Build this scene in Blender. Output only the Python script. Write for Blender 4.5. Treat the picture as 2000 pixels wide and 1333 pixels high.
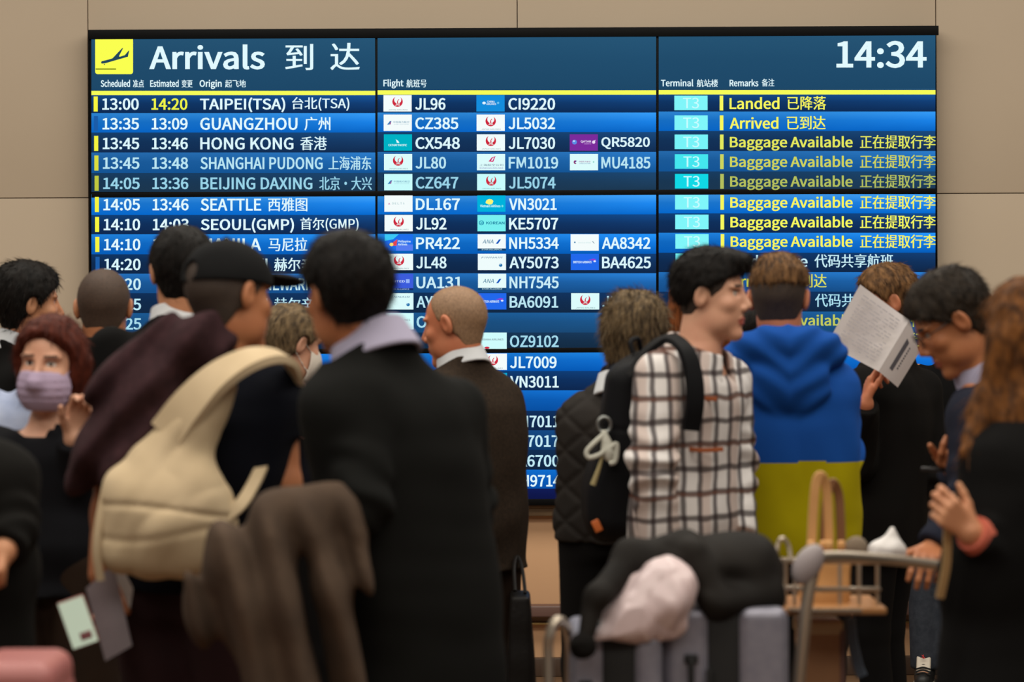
import bpy, bmesh, math, random, os
import numpy as np
from mathutils import Vector, Matrix, Euler

for o in list(bpy.data.objects):
    bpy.data.objects.remove(o)
SC = bpy.context.scene
COL = SC.collection
RNG = np.random.default_rng(7)
random.seed(7)

# ------------------------------------------------------------------ camera
F = 5436.0            # focal length in pixels of the 2000 px wide frame
CAMZ = 1.55
YH = 620.0            # image row of the horizon
ROLL = math.radians(0.28)
WALL_Y = 12.0
cam = bpy.data.cameras.new('camera')
cam.sensor_fit = 'HORIZONTAL'
cam.sensor_width = 36.0
cam.lens = 36.0 * F / 2000.0
cam.shift_y = -(666.5 - YH) / 2000.0
cam.dof.use_dof = True
cam.dof.focus_distance = 11.6
cam.dof.aperture_fstop = 3.3
cam.clip_end = 100
camo = bpy.data.objects.new('camera', cam)
COL.objects.link(camo)
camo.location = (0, 0, CAMZ)
camo.rotation_euler = (math.radians(90), 0, 0)
camo.rotation_euler = (Matrix.Rotation(math.radians(90), 3, 'X') @ Matrix.Rotation(-ROLL, 3, 'Z')).to_euler()
SC.camera = camo
CR, SR = math.cos(ROLL), math.sin(ROLL)

def P(px, py, Y):
    """photo pixel at depth Y -> world point"""
    u, v = (px - 1000.0), (YH - py)
    U = u * CR + v * SR
    V = -u * SR + v * CR
    return np.array([U * Y / F, Y, CAMZ + V * Y / F])

# ------------------------------------------------------------------ view, world and ceiling lights
SC.view_settings.view_transform = 'Standard'
SC.view_settings.look = 'None'
SC.view_settings.gamma = 1.0
SC.view_settings.use_curve_mapping = False
SC.view_settings.exposure = 0.0
W = bpy.data.worlds.new('terminal_air')
SC.world = W
W.use_nodes = True
W.node_tree.nodes['Background'].inputs[0].default_value = (1.0, 0.93, 0.84, 1)
W.node_tree.nodes['Background'].inputs[1].default_value = 0.15

def area_light(name, loc, size, power, color, rot=(0, 0, 0), spread=180):
    l = bpy.data.lights.new(name, 'AREA')
    l.shape = 'RECTANGLE'; l.size, l.size_y = size
    l.energy = power; l.color = color
    l.spread = math.radians(spread)
    o = bpy.data.objects.new(name, l); COL.objects.link(o)
    o.location = loc; o.rotation_euler = rot
    return o
area_light('ceiling_lamp_front', (0, 9.3, 4.6), (9, 1.6), 250, (1.0, 0.95, 0.84))
area_light('ceiling_lamp_middle', (0, 5.5, 4.8), (9, 2.0), 270, (1.0, 0.94, 0.82))
area_light('ceiling_lamp_rear', (0, 1.2, 4.8), (9, 2.0), 270, (1.0, 0.93, 0.80))

# ------------------------------------------------------------------ materials
def lin(c):
    if isinstance(c, str):
        c = [int(c[i:i + 2], 16) for i in (0, 2, 4)]
    r = []
    for v in c[:3]:
        v = v / 255.0
        r.append(v / 12.92 if v <= 0.04045 else ((v + 0.055) / 1.055) ** 2.4)
    return r

MATS = {}
def mat(name, col, rough=0.7, metal=0.0, noise=None, bump=None, sheen=0.0, spec=0.4, sss=0.0, alpha=None, trans=0.0, stretch=(1, 1, 1)):
    """procedural principled material; noise=(scale, second colour, contrast), bump=(scale, strength, distance)"""
    if name in MATS:
        return MATS[name]
    m = bpy.data.materials.new(name); m.use_nodes = True
    nt = m.node_tree; N = nt.nodes; b = N['Principled BSDF']
    c = lin(col)
    b.inputs['Base Color'].default_value = (*c, 1)
    b.inputs['Roughness'].default_value = rough
    b.inputs['Metallic'].default_value = metal
    b.inputs['Specular IOR Level'].default_value = spec
    if sheen: b.inputs['Sheen Weight'].default_value = sheen
    if trans: b.inputs['Transmission Weight'].default_value = trans
    if alpha is not None: b.inputs['Alpha'].default_value = alpha
    tc = N.new('ShaderNodeTexCoord'); mp = N.new('ShaderNodeMapping')
    mp.inputs['Scale'].default_value = stretch
    nt.links.new(tc.outputs['Object'], mp.inputs[0])
    if noise:
        t = N.new('ShaderNodeTexNoise'); t.inputs['Scale'].default_value = noise[0]; t.inputs['Detail'].default_value = 4
        nt.links.new(mp.outputs[0], t.inputs['Vector'])
        r = N.new('ShaderNodeValToRGB')
        k = noise[2]
        r.color_ramp.elements[0].position = 0.5 - k; r.color_ramp.elements[0].color = (*c, 1)
        r.color_ramp.elements[1].position = 0.5 + k; r.color_ramp.elements[1].color = (*lin(noise[1]), 1)
        nt.links.new(t.outputs[0], r.inputs[0]); nt.links.new(r.outputs[0], b.inputs['Base Color'])
    if bump:
        t = N.new('ShaderNodeTexNoise'); t.inputs['Scale'].default_value = bump[0]; t.inputs['Detail'].default_value = 5
        nt.links.new(mp.outputs[0], t.inputs['Vector'])
        bn = N.new('ShaderNodeBump'); bn.inputs['Strength'].default_value = bump[1]; bn.inputs['Distance'].default_value = bump[2]
        nt.links.new(t.outputs[0], bn.inputs['Height']); nt.links.new(bn.outputs[0], b.inputs['Normal'])
    MATS[name] = m
    return m

def screen_mat():
    m = bpy.data.materials.new('screen_emission'); m.use_nodes = True
    nt = m.node_tree; nt.nodes.clear()
    o = nt.nodes.new('ShaderNodeOutputMaterial'); e = nt.nodes.new('ShaderNodeEmission')
    a = nt.nodes.new('ShaderNodeAttribute'); a.attribute_name = 'Col'
    nt.links.new(a.outputs['Color'], e.inputs[0]); e.inputs[1].default_value = 1.0
    nt.links.new(e.outputs[0], o.inputs[0])
    return m
SCREEN = screen_mat()

# ------------------------------------------------------------------ object helpers
def link(name, me, mats=None, parent=None):
    o = bpy.data.objects.new(name, me); COL.objects.link(o)
    if mats is not None:
        for m in (mats if isinstance(mats, (list, tuple)) else [mats]):
            me.materials.append(m)
    if parent is not None:
        o.parent = parent
    return o

def tag(o, label=None, cat=None, group=None, kind=None):
    if label: o['label'] = label
    if cat: o['category'] = cat
    if group: o['group'] = group
    if kind: o['kind'] = kind
    return o

def empty(name, loc=(0, 0, 0), rz=0.0):
    o = bpy.data.objects.new(name, None); COL.objects.link(o)
    o.location = loc; o.rotation_euler = (0, 0, rz); o.empty_display_size = 0.1
    return o

def mesh_from(name, V, Fc, smooth=True, mi=None):
    me = bpy.data.meshes.new(name)
    V = np.asarray(V, dtype=np.float32)
    if isinstance(Fc, np.ndarray):
        n, k = Fc.shape
        me.vertices.add(len(V)); me.vertices.foreach_set('co', V.ravel())
        me.loops.add(n * k); me.loops.foreach_set('vertex_index', Fc.astype(np.int32).ravel())
        me.polygons.add(n); me.polygons.foreach_set('loop_start', np.arange(0, n * k, k, dtype=np.int32))
        me.polygons.foreach_set('loop_total', np.full(n, k, dtype=np.int32))
        if mi is not None: me.polygons.foreach_set('material_index', mi.astype(np.int32))
        me.polygons.foreach_set('use_smooth', np.full(n, smooth))
        me.update(calc_edges=True); me.validate()
    else:
        me.from_pydata([tuple(map(float, v)) for v in V], [], Fc)
        for i, p in enumerate(me.polygons):
            p.use_smooth = smooth
            if mi is not None: p.material_index = int(mi[i])
        me.update()
    return me

class MB:
    """collects simple shapes into one mesh"""
    def __init__(s): s.v = []; s.f = []; s.m = []; s.sm = []
    def add(s, V, Fc, mi=0):
        n = len(s.v); s.v += [tuple(map(float, v)) for v in V]
        s.f += [tuple(int(i) + n for i in f) for f in Fc]; s.m += [mi] * len(Fc)
    def box(s, c, size, mi=0, R=None, bev=0.0):
        bm = bmesh.new(); bmesh.ops.create_cube(bm, size=1.0)
        for v in bm.verts: v.co = Vector((v.co.x * size[0], v.co.y * size[1], v.co.z * size[2]))
        if bev > 0: bmesh.ops.bevel(bm, geom=list(bm.edges), offset=bev, segments=3, profile=0.5, affect='EDGES')
        bm.verts.index_update()
        V = np.array([v.co[:] for v in bm.verts])
        if R is not None: V = V @ np.asarray(R).T
        V = V + np.asarray(c)
        s.add(V, [[v.index for v in f.verts] for f in bm.faces], mi); bm.free()
    def tube(s, pts, r, n=10, mi=0, close=False, sub=6):
        pts = np.asarray(pts, float)
        if sub > 1 and len(pts) > 2: pts = catmull(pts, sub)
        m = len(pts); T = np.gradient(pts, axis=0); T /= np.linalg.norm(T, axis=1)[:, None] + 1e-9
        up = np.array([0, 0, 1.0]) if abs(T[0][2]) < 0.9 else np.array([1.0, 0, 0])
        V = []; 
        rr = np.full(m, r) if np.isscalar(r) else np.interp(np.linspace(0, 1, m), np.linspace(0, 1, len(r)), r)
        N_ = up - T[0] * (up @ T[0]); N_ /= np.linalg.norm(N_)
        for i in range(m):
            N_ = N_ - T[i] * (N_ @ T[i]); N_ /= np.linalg.norm(N_) + 1e-9
            B = np.cross(T[i], N_)
            for k in range(n):
                a = 2 * math.pi * k / n
                V.append(pts[i] + rr[i] * (math.cos(a) * N_ + math.sin(a) * B))
        Fc = []
        for i in range(m - 1):
            for k in range(n):
                Fc.append((i * n + k, i * n + (k + 1) % n, (i + 1) * n + (k + 1) % n, (i + 1) * n + k))
        Fc.append(tuple(range(n - 1, -1, -1))); Fc.append(tuple(range((m - 1) * n, m * n)))
        s.add(V, Fc, mi)
    def ribbon(s, pts, normals, w, t, mi=0, sub=6):
        """flat strap: width w across, thickness t along the normals"""
        pts = np.asarray(pts, float); normals = np.asarray(normals, float)
        if sub > 1: 
            pts = catmull(pts, sub); normals = catmull(normals, sub)
        m = len(pts); T = np.gradient(pts, axis=0); T /= np.linalg.norm(T, axis=1)[:, None] + 1e-9
        ww = np.full(m, w) if np.isscalar(w) else np.interp(np.linspace(0, 1, m), np.linspace(0, 1, len(w)), w)
        V = []
        for i in range(m):
            n_ = normals[i] - T[i] * (normals[i] @ T[i]); n_ /= np.linalg.norm(n_) + 1e-9
            b = np.cross(T[i], n_)
            for (a, c) in ((-.5, -.25), (-.42, .5), (.42, .5), (.5, -.25), (.42, -.5), (-.42, -.5)):
                V.append(pts[i] + b * ww[i] * a + n_ * t * c)
        Fc = []
        for i in range(m - 1):
            for k in range(6):
                Fc.append((i * 6 + k, (i + 1) * 6 + k, (i + 1) * 6 + (k + 1) % 6, i * 6 + (k + 1) % 6))
        Fc.append(tuple(range(6))); Fc.append(tuple(range(m * 6 - 1, m * 6 - 7, -1)))
        s.add(V, Fc, mi)
    def build(s, name, mats, parent=None, smooth=True, autosmooth=35):
        me = mesh_from(name, s.v, s.f, smooth, s.m)
        o = link(name, me, mats, parent)
        if smooth and autosmooth:
            me.set_sharp_from_angle(angle=math.radians(autosmooth))
        return o

def catmull(pts, sub):
    pts = np.asarray(pts, float); n = len(pts)
    if n < 3: return pts
    Q = np.vstack([2 * pts[0] - pts[1], pts, 2 * pts[-1] - pts[-2]])
    out = []
    for i in range(n - 1):
        p0, p1, p2, p3 = Q[i], Q[i + 1], Q[i + 2], Q[i + 3]
        for k in range(sub):
            t = k / sub
            out.append(0.5 * (2 * p1 + (p2 - p0) * t + (2 * p0 - 5 * p1 + 4 * p2 - p3) * t * t + (3 * p1 - p0 - 3 * p2 + p3) * t ** 3))
    out.append(pts[-1])
    return np.array(out)
# ------------------------------------------------------------------ the hall: wall panels, trims, floor
def wz(py): return P(1000, py, WALL_Y)[2]
def wx(px, py=620): return P(px, py, WALL_Y)[0]

def wall_mat():
    m = mat('wall_laminate', (184, 166, 145), 0.55, noise=(1.3, (178, 160, 139), 0.25), bump=(350, 0.08, 0.002), spec=0.25)
    return m
WM = wall_mat()
SEAM = mat('seam_dark', (92, 72, 54), 0.8)
mb = MB()
xs = [-7.0, wx(-700), wx(173), wx(1013), wx(1832), wx(2700), 7.0]
zs = [0.0, wz(1203), wz(1008), wz(382), wz(-420), 4.9]
G = 0.0035
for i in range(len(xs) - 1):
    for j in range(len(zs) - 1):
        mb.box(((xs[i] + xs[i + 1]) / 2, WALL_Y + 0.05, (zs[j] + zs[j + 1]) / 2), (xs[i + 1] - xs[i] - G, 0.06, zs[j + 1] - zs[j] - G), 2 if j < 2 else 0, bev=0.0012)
mb.box((0, WALL_Y + 0.11, 2.45), (14, 0.08, 4.9), 1)
tag(mb.build('wall_back', [WM, SEAM, mat('wall_lower_warm', (216, 172, 132), 0.5, noise=(1.3, (208, 164, 126), 0.25), bump=(350, 0.08, 0.002), spec=0.25)]), kind='structure')  # wall panels below the trim take a warmer colour than those above

mb = MB(); mb.box((0, 7.0, -0.05), (14, 14, 0.1))
tag(mb.build('floor', mat('floor_stone', (122, 92, 66), 0.35, noise=(6, (104, 78, 56), 0.2), bump=(40, 0.05, 0.002))), kind='structure')
mb = MB()
mb.box((0, WALL_Y - 0.005, (wz(981) + wz(1008)) / 2), (9.0, 0.05, wz(981) - wz(1008)), bev=0.004)
mb.box((0, WALL_Y - 0.02, (wz(985) + wz(991)) / 2), (9.0, 0.05, wz(985) - wz(991)), bev=0.002)
tag(mb.build('trim_1', mat('trim_wood', (128, 106, 80), 0.5, noise=(30, (112, 90, 66), 0.2), stretch=(.2, 1, 1))), kind='structure')
mb = MB()
mb.box((0, WALL_Y - 0.025, (wz(1181) + wz(1204)) / 2), (14, 0.09, wz(1181) - wz(1204)), bev=0.008)
tag(mb.build('trim_2', mat('bumper_rail', (104, 78, 70), 0.4)), kind='structure')
mb = MB()
mb.box((0, WALL_Y - 0.0, (wz(1216) + wz(1221)) / 2), (14, 0.045, wz(1216) - wz(1221)), bev=0.003)
tag(mb.build('trim_3', mat('brass_strip', (176, 146, 92), 0.3, metal=0.7)), kind='structure')
mb = MB()
mb.box((0, WALL_Y + 0.005, 0.04), (14, 0.05, 0.08), bev=0.004)
tag(mb.build('baseboard_back', mat('baseboard_dark', (70, 52, 40), 0.5)), kind='structure')

# ------------------------------------------------------------------ arrivals board: nine screens in one frame
board = empty('arrivals_board', (0, WALL_Y, wz(980)))
tag(board, 'large wall mounted arrivals board of nine blue screens listing flights under a 14:34 clock', 'arrivals board')
SY = WALL_Y - 0.075       # front face of the screens
K = SY / F
def B(px, py, d=0.0):
    p = P(px, py, SY); p[1] -= d
    return p
COLX = [(178.5, 733), (737.5, 1281.5), (1286.5, 1827)]
ROWY = [(69, 375), (379.5, 683), (687, 980)]
def skew(px, py):           # measured pixel positions are given along the camera's own slight roll
    return px, py
base = np.array([0, WALL_Y, wz(980)])

class Glyphs:
    """coloured flat shapes in the plane of a screen"""
    def __init__(s): s.v = []; s.f = []; s.c = []; s.parts = []
    def poly(s, pts, col, d, cols=None):
        n = len(s.v)
        for i, (x, y) in enumerate(pts):
            s.v.append(B(x, y, d) - base); s.c.append(cols[i] if cols is not None else col)
        s.f.append(tuple(range(n + len(pts) - 1, n - 1, -1)))
    def rect(s, x0, y0, x1, y1, col, d=0.0): s.poly([(x0, y0), (x1, y0), (x1, y1), (x0, y1)], col, d)
    def disc(s, cx, cy, rx, ry, col, d, n=24, a0=0, a1=360):
        s.poly([(cx + rx * math.cos(math.radians(a0 + (a1 - a0) * k / n)), cy + ry * math.sin(math.radians(a0 + (a1 - a0) * k / n))) for k in range(n + (a1 - a0 < 360))], col, d)
    def mesh(s, name, parent):
        if name.endswith('lettering') and len(s.parts) > 1:      # each word or number is a part of its own
            cut = s.parts + [(len(s.v), len(s.f))]
            for (v0, f0), (v1, f1) in zip(cut[:-1], cut[1:]):
                h = Glyphs(); h.v = s.v[v0:v1]; h.c = s.c[v0:v1]; h.f = [tuple(i - v0 for i in f) for f in s.f[f0:f1]]
                h.mesh(name, parent)
            return
        me = bpy.data.meshes.new(name)
        me.from_pydata([tuple(map(float, v)) for v in s.v], [], s.f)
        a = me.color_attributes.new('Col', 'FLOAT_COLOR', 'POINT')
        a.data.foreach_set('color', np.array([(*lin(c), 1.0) for c in s.c], dtype=np.float32).ravel())
        me.update()
        return link(name, me, SCREEN, parent)

FD = bpy.utils.system_resource('DATAFILES', path='fonts')
try:
    FONT = bpy.data.fonts.load(os.path.join(FD, 'Noto Sans CJK Regular.woff2'))
except Exception:
    FONT = None
TXT = {}
def text_mesh(s, off):
    if (s, off) in TXT: return TXT[(s, off)]
    c = bpy.data.curves.new('t', 'FONT'); c.body = s
    if FONT: c.font = FONT
    c.offset = off; c.resolution_u = 3
    o = bpy.data.objects.new('t', c); COL.objects.link(o)
    dg = bpy.context.evaluated_depsgraph_get(); dg.update()
    me = bpy.data.meshes.new_from_object(o.evaluated_get(dg))
    V = np.array([v.co[:2] for v in me.vertices]); Fc = [tuple(p.vertices) for p in me.polygons]
    bpy.data.objects.remove(o); bpy.data.curves.remove(c); bpy.data.meshes.remove(me)
    TXT[(s, off)] = (V, Fc)
    return TXT[(s, off)]
def text(g, s, x0, x1, y0, y1, col, off=0.012, d=0.002, italic=0.0):
    off = min(round(off * .46, 4), .0062); g.parts.append((len(g.v), len(g.f)))
    """lettering whose ink fills the pixel box x0..x1, y0 (top)..y1 (bottom)"""
    cjk = any(ord(ch) > 0x2e80 for ch in s)
    V, Fc = text_mesh(s, 0.0 if cjk else off)
    if len(V) == 0: return
    a, b = V.min(0), V.max(0)
    X = x0 + (V[:, 0] - a[0]) / (b[0] - a[0]) * (x1 - x0)
    Yp = y1 - (V[:, 1] - a[1]) / (b[1] - a[1]) * (y1 - y0)
    X = X + (y1 - Yp) * italic
    w_ = (y1 - y0) / 26.0 * (.42 if cjk else .26)
    for k in (-w_, w_):          # strokes a little heavier than the face
        n = len(g.v)
        for x, y in zip(X, Yp):
            g.v.append(B(x + k, y, d + (.0002 if k > 0 else 0)) - base); g.c.append(col)
        for f in Fc: g.f.append(tuple(i + n for i in f))

BLK = (6, 8, 14)
# frame
mb = MB()
def fbox(x0, y0, x1, y1, d0, d1):
    a, b = P(x0, y0, SY), P(x1, y1, SY)
    mb.box(((a[0] + b[0]) / 2 - base[0], SY - base[1] - (d0 + d1) / 2, (a[2] + b[2]) / 2 - base[2]), (abs(b[0] - a[0]), d1 - d0, abs(a[2] - b[2])), bev=0.0015)
fbox(172.5, 59, 1833, 984, -0.074, -0.004)
fbox(172.5, 58.5, 1833, 69, -0.004, 0.006); fbox(173, 975.5+4, 1833, 984, -0.004, 0.006)
for (x0, x1) in ((172.5, 178.5), (1827, 1833)): fbox(x0, 59, x1, 984, -0.004, 0.006)
mb.build('bezel', mat('bezel_black', (6, 6, 7), 0.5, spec=.1), board)
mb = MB()
for (x0, x1) in ((733, 737.5), (1281.5, 1286.5)): fbox(x0 + .8, 69, x1 - .8, 980, -0.004, 0.0005)
for (y0, y1) in ((375, 379.5), (683, 687)): fbox(178.5, y0 + 1, 1827, y1 - 1, -0.004, 0.0005)
mb.build('seam', MATS['bezel_black'], board)

# row bands
bright, mid, dark = [(48, 140, 222), (8, 100, 196)], [(40, 112, 182), (20, 84, 148)], [(22, 76, 138), (14, 42, 82)]
dull = [(26, 64, 102), (28, 54, 78)]
grey = [(32, 94, 152), (30, 76, 122)]
rows = [(186, 221, dark), (221, 259, bright), (259, 298, [(24, 66, 112), (18, 44, 80)]), (298, 338, mid), (338, 375, dull),
        (379.5, 420, [(60, 150, 232), (6, 104, 204)]), (420, 458, [(18, 66, 124), (16, 40, 78)]), (458, 497, [(34, 136, 232), (6, 92, 184)]), (497, 535, [(18, 56, 104), (16, 38, 70)]),
        (535, 573, [(38, 118, 198), (22, 76, 134)]), (573, 612, [(18, 50, 92), (18, 40, 68)]), (612, 651, [(30, 94, 154), (26, 72, 116)]), (651, 683, [(24, 54, 86), (20, 42, 64)]),
        (687, 726, [(30, 126, 216), (6, 88, 180)]), (726, 764, [(16, 60, 116), (14, 38, 76)]), (764, 804, [(20, 110, 204), (8, 78, 160)]), (804, 842, [(16, 48, 92), (16, 36, 68)]),
        (842, 880, [(22, 74, 132), (18, 56, 102)]), (880, 919, [(18, 46, 82), (16, 36, 64)]), (919, 956, [(16, 110, 206), (6, 80, 168)]), (956, 980, [(18, 28, 84), (14, 20, 66)])]
hdr = [(38, 84, 116), (30, 72, 104)]
NAMES = {}
screens = []
for r, (sy0, sy1) in enumerate(ROWY):
    for c, (sx0, sx1) in enumerate(COLX):
        g = Glyphs()
        bands = [b for b in rows if b[0] >= sy0 - 1 and b[1] <= sy1 + 3]
        if r == 0: bands = [(69, 176, hdr), (176, 186, [(30, 72, 104)] * 2)] + bands
        dy = 0.0 if c < 1 else (-1.0 if c == 1 else -3.0)   # rows climb a little towards the right
        for bi, (y0, y1, (ca, cb)) in enumerate(bands):
            a = y0 if bi == 0 else y0 + dy
            b = y1 if bi == len(bands) - 1 else y1 + dy
            n = 8
            for k in range(n):
                xa, xb = sx0 + (sx1 - sx0) * k / n, sx0 + (sx1 - sx0) * (k + 1) / n
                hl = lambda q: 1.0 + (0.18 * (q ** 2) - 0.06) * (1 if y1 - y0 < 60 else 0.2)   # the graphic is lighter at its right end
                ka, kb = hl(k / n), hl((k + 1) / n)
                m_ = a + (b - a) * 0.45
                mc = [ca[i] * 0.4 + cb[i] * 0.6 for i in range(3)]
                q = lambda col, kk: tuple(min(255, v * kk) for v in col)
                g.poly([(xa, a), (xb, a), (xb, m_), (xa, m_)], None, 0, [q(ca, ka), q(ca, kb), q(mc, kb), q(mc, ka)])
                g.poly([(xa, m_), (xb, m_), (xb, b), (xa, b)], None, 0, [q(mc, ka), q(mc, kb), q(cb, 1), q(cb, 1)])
        if r == 0:
            yl = 177.5 + (dy if c < 2 else -1.5) * 0.9
            g.rect(sx0, yl, sx1, yl + 8.5, (246, 252, 88), 0.001)
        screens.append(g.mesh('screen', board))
def scr(r, c): return screens[r * 3 + c]
def srow(i): return 0 if i < 5 else (1 if i < 13 else 2)

WH = (226, 250, 255)
ys0 = [203.5, 242, 280.5, 319, 358.5, 400, 439, 478, 517, 555.5, 595, 633, 671]
ys1 = [203, 241, 279.5, 318, 357, 399, 437, 475, 513, 552, 590, 629, 667, 708, 746, 785, 823.5, 862, 900.5, 939.5]
ys2 = [201.5, 240, 277.5, 316, 354.5, 395.5, 434, 472, 510, 549, 587, 626, 664]
bri = [1, 1, .98, .86, .74, 1, 1, 1, .97, .92, .86, .8, .78, 1, .98, .97, .92, .9, .88, 1]
def shade(c, k):
    if c[2] < 120: return (c[0] * k ** .85, c[1] * k ** .7, c[2])
    return (c[0] * k ** 1.3, c[1] * k ** .55, c[2] * k ** .3)
def T3(i): return WH if True else WH
# header lettering
g = Glyphs()
text(g, 'Arrivals', 292, 517, 87, 136, WH, 0.016)
text(g, '到', 558, 611, 86, 137, WH, 0.012); text(g, '达', 646, 702, 84, 137, WH, 0.012)
text(g, 'Scheduled', 197, 254, 156, 170, WH, 0.018); text(g, '准点', 260, 281, 156, 171, WH, 0.01)
text(g, 'Estimated', 293.5, 349, 156, 170, WH, 0.018); text(g, '变更', 355, 376, 156, 171, WH, 0.01)
text(g, 'Origin', 390, 433, 156, 174, WH, 0.018); text(g, '起飞地', 440, 480, 156, 171, WH, 0.01)
g.mesh('header_lettering', scr(0, 0))
g = Glyphs(); text(g, 'Flight', 749, 788, 155, 173, WH, 0.018); text(g, '航班号', 794, 833, 155, 171, WH, 0.01)
g.mesh('header_lettering', scr(0, 1))
g = Glyphs()
text(g, 'Terminal', 1291, 1354, 155, 169, WH, 0.018); text(g, '航站楼', 1361, 1402, 155, 170, WH, 0.01)
text(g, 'Remarks', 1425, 1481, 155, 169, WH, 0.018); text(g, '备注', 1488, 1512, 154, 169, WH, 0.01)
g.mesh('header_lettering', scr(0, 2))
g = Glyphs(); text(g, '14:34', 1634, 1809, 80, 133, WH, 0.016); g.mesh('clock_lettering', scr(0, 2))
# landing plane sign
g = Glyphs()
x0, y0, x1, y1, rr = 186, 73, 260, 145, 5
pts = []
for cx, cy, a in ((x1 - rr, y0 + rr, -90), (x1 - rr, y1 - rr, 0), (x0 + rr, y1 - rr, 90), (x0 + rr, y0 + rr, 180)):
    for k in range(6): t = math.radians(a + 18 * k); pts.append((cx + rr * math.cos(t), cy + rr * math.sin(t)))
g.poly(pts, (250, 255, 80), 0.002)
NV = (34, 70, 92)
g.poly([(197.5, 123), (198.5, 120), (216, 115.5), (220, 114), (238, 95), (241, 93.5), (232.5, 110), (234, 111), (244, 108), (251, 99.5), (252.5, 99), (250, 111), (205, 124), (199, 124.5)], NV, 0.003)
g.disc(204, 126, 1.2, 1.2, NV, 0.003, 8)
g.rect(187, 134, 227, 136.2, (110, 124, 20), 0.003)
g.mesh('landing_plane_sign', scr(0, 0))

# left columns
left = [('13:00', '14:20', 'TAIPEI(TSA)', 557, '台北(TSA)', 571, 682), ('13:35', '13:09', 'GUANGZHOU', 581, '广州', 595, 645),
        ('13:45', '13:46', 'HONG KONG', 573, '香港', 587, 638), ('13:45', '13:48', 'SHANGHAI PUDONG', 630, '上海浦东', 642, 725),
        ('14:05', '13:36', 'BEIJING DAXING', 610, '北京·大兴', 624, 726), ('14:05', '13:46', 'SEATTLE', 510, '西雅图', 524, 600),
        ('14:10', '14:03', 'SEOUL(GMP)', 574, '首尔(GMP)', 587, 700), ('14:10', '14:12', 'MANILA', 510, '马尼拉', 525, 600),
        ('14:20', None, 'HELSINKI', 522, '赫尔辛基', 536, 640), ('14:20', None, 'NEW YORK NEWARK', 612, None, 0, 0),
        ('14:25', None, 'HELSINKI', 522, '赫尔辛基', 536, 640), ('14:25', None, None, 0, None, 0, 0)]
for i, (a, b, nm, xe, cn, c0, c1) in enumerate(left):
    y = ys0[i]; k = shade(WH, bri[i]); dx = i * 0.45
    g = Glyphs()
    text(g, a, 200 + dx, 271 + dx, y - 11.5, y + 11.5, k, 0.014)
    if b: text(g, b, 296 + dx, 366 + dx, y - 11.5, y + 11.5, (238, 244, 70) if i == 0 else k, 0.014)
    if nm: text(g, nm, 391 + dx * .5, xe, y - (13 if '(' in nm else 12), y + (16 if '(' in nm else 12), k, 0.012)
    if cn: text(g, cn, c0, c1, y - 13.5, y + 13, k, 0.006)
    g.mesh('flight_lettering', scr(srow(i), 0))
    g = Glyphs()
    g.rect(183 + dx, y - 15, 191 + dx, y + 14.5, (28, 92, 168) if i in (1, 8) else shade((248, 246, 62), bri[i]), 0.001)
    g.mesh('row_marker', scr(srow(i), 0))

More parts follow.
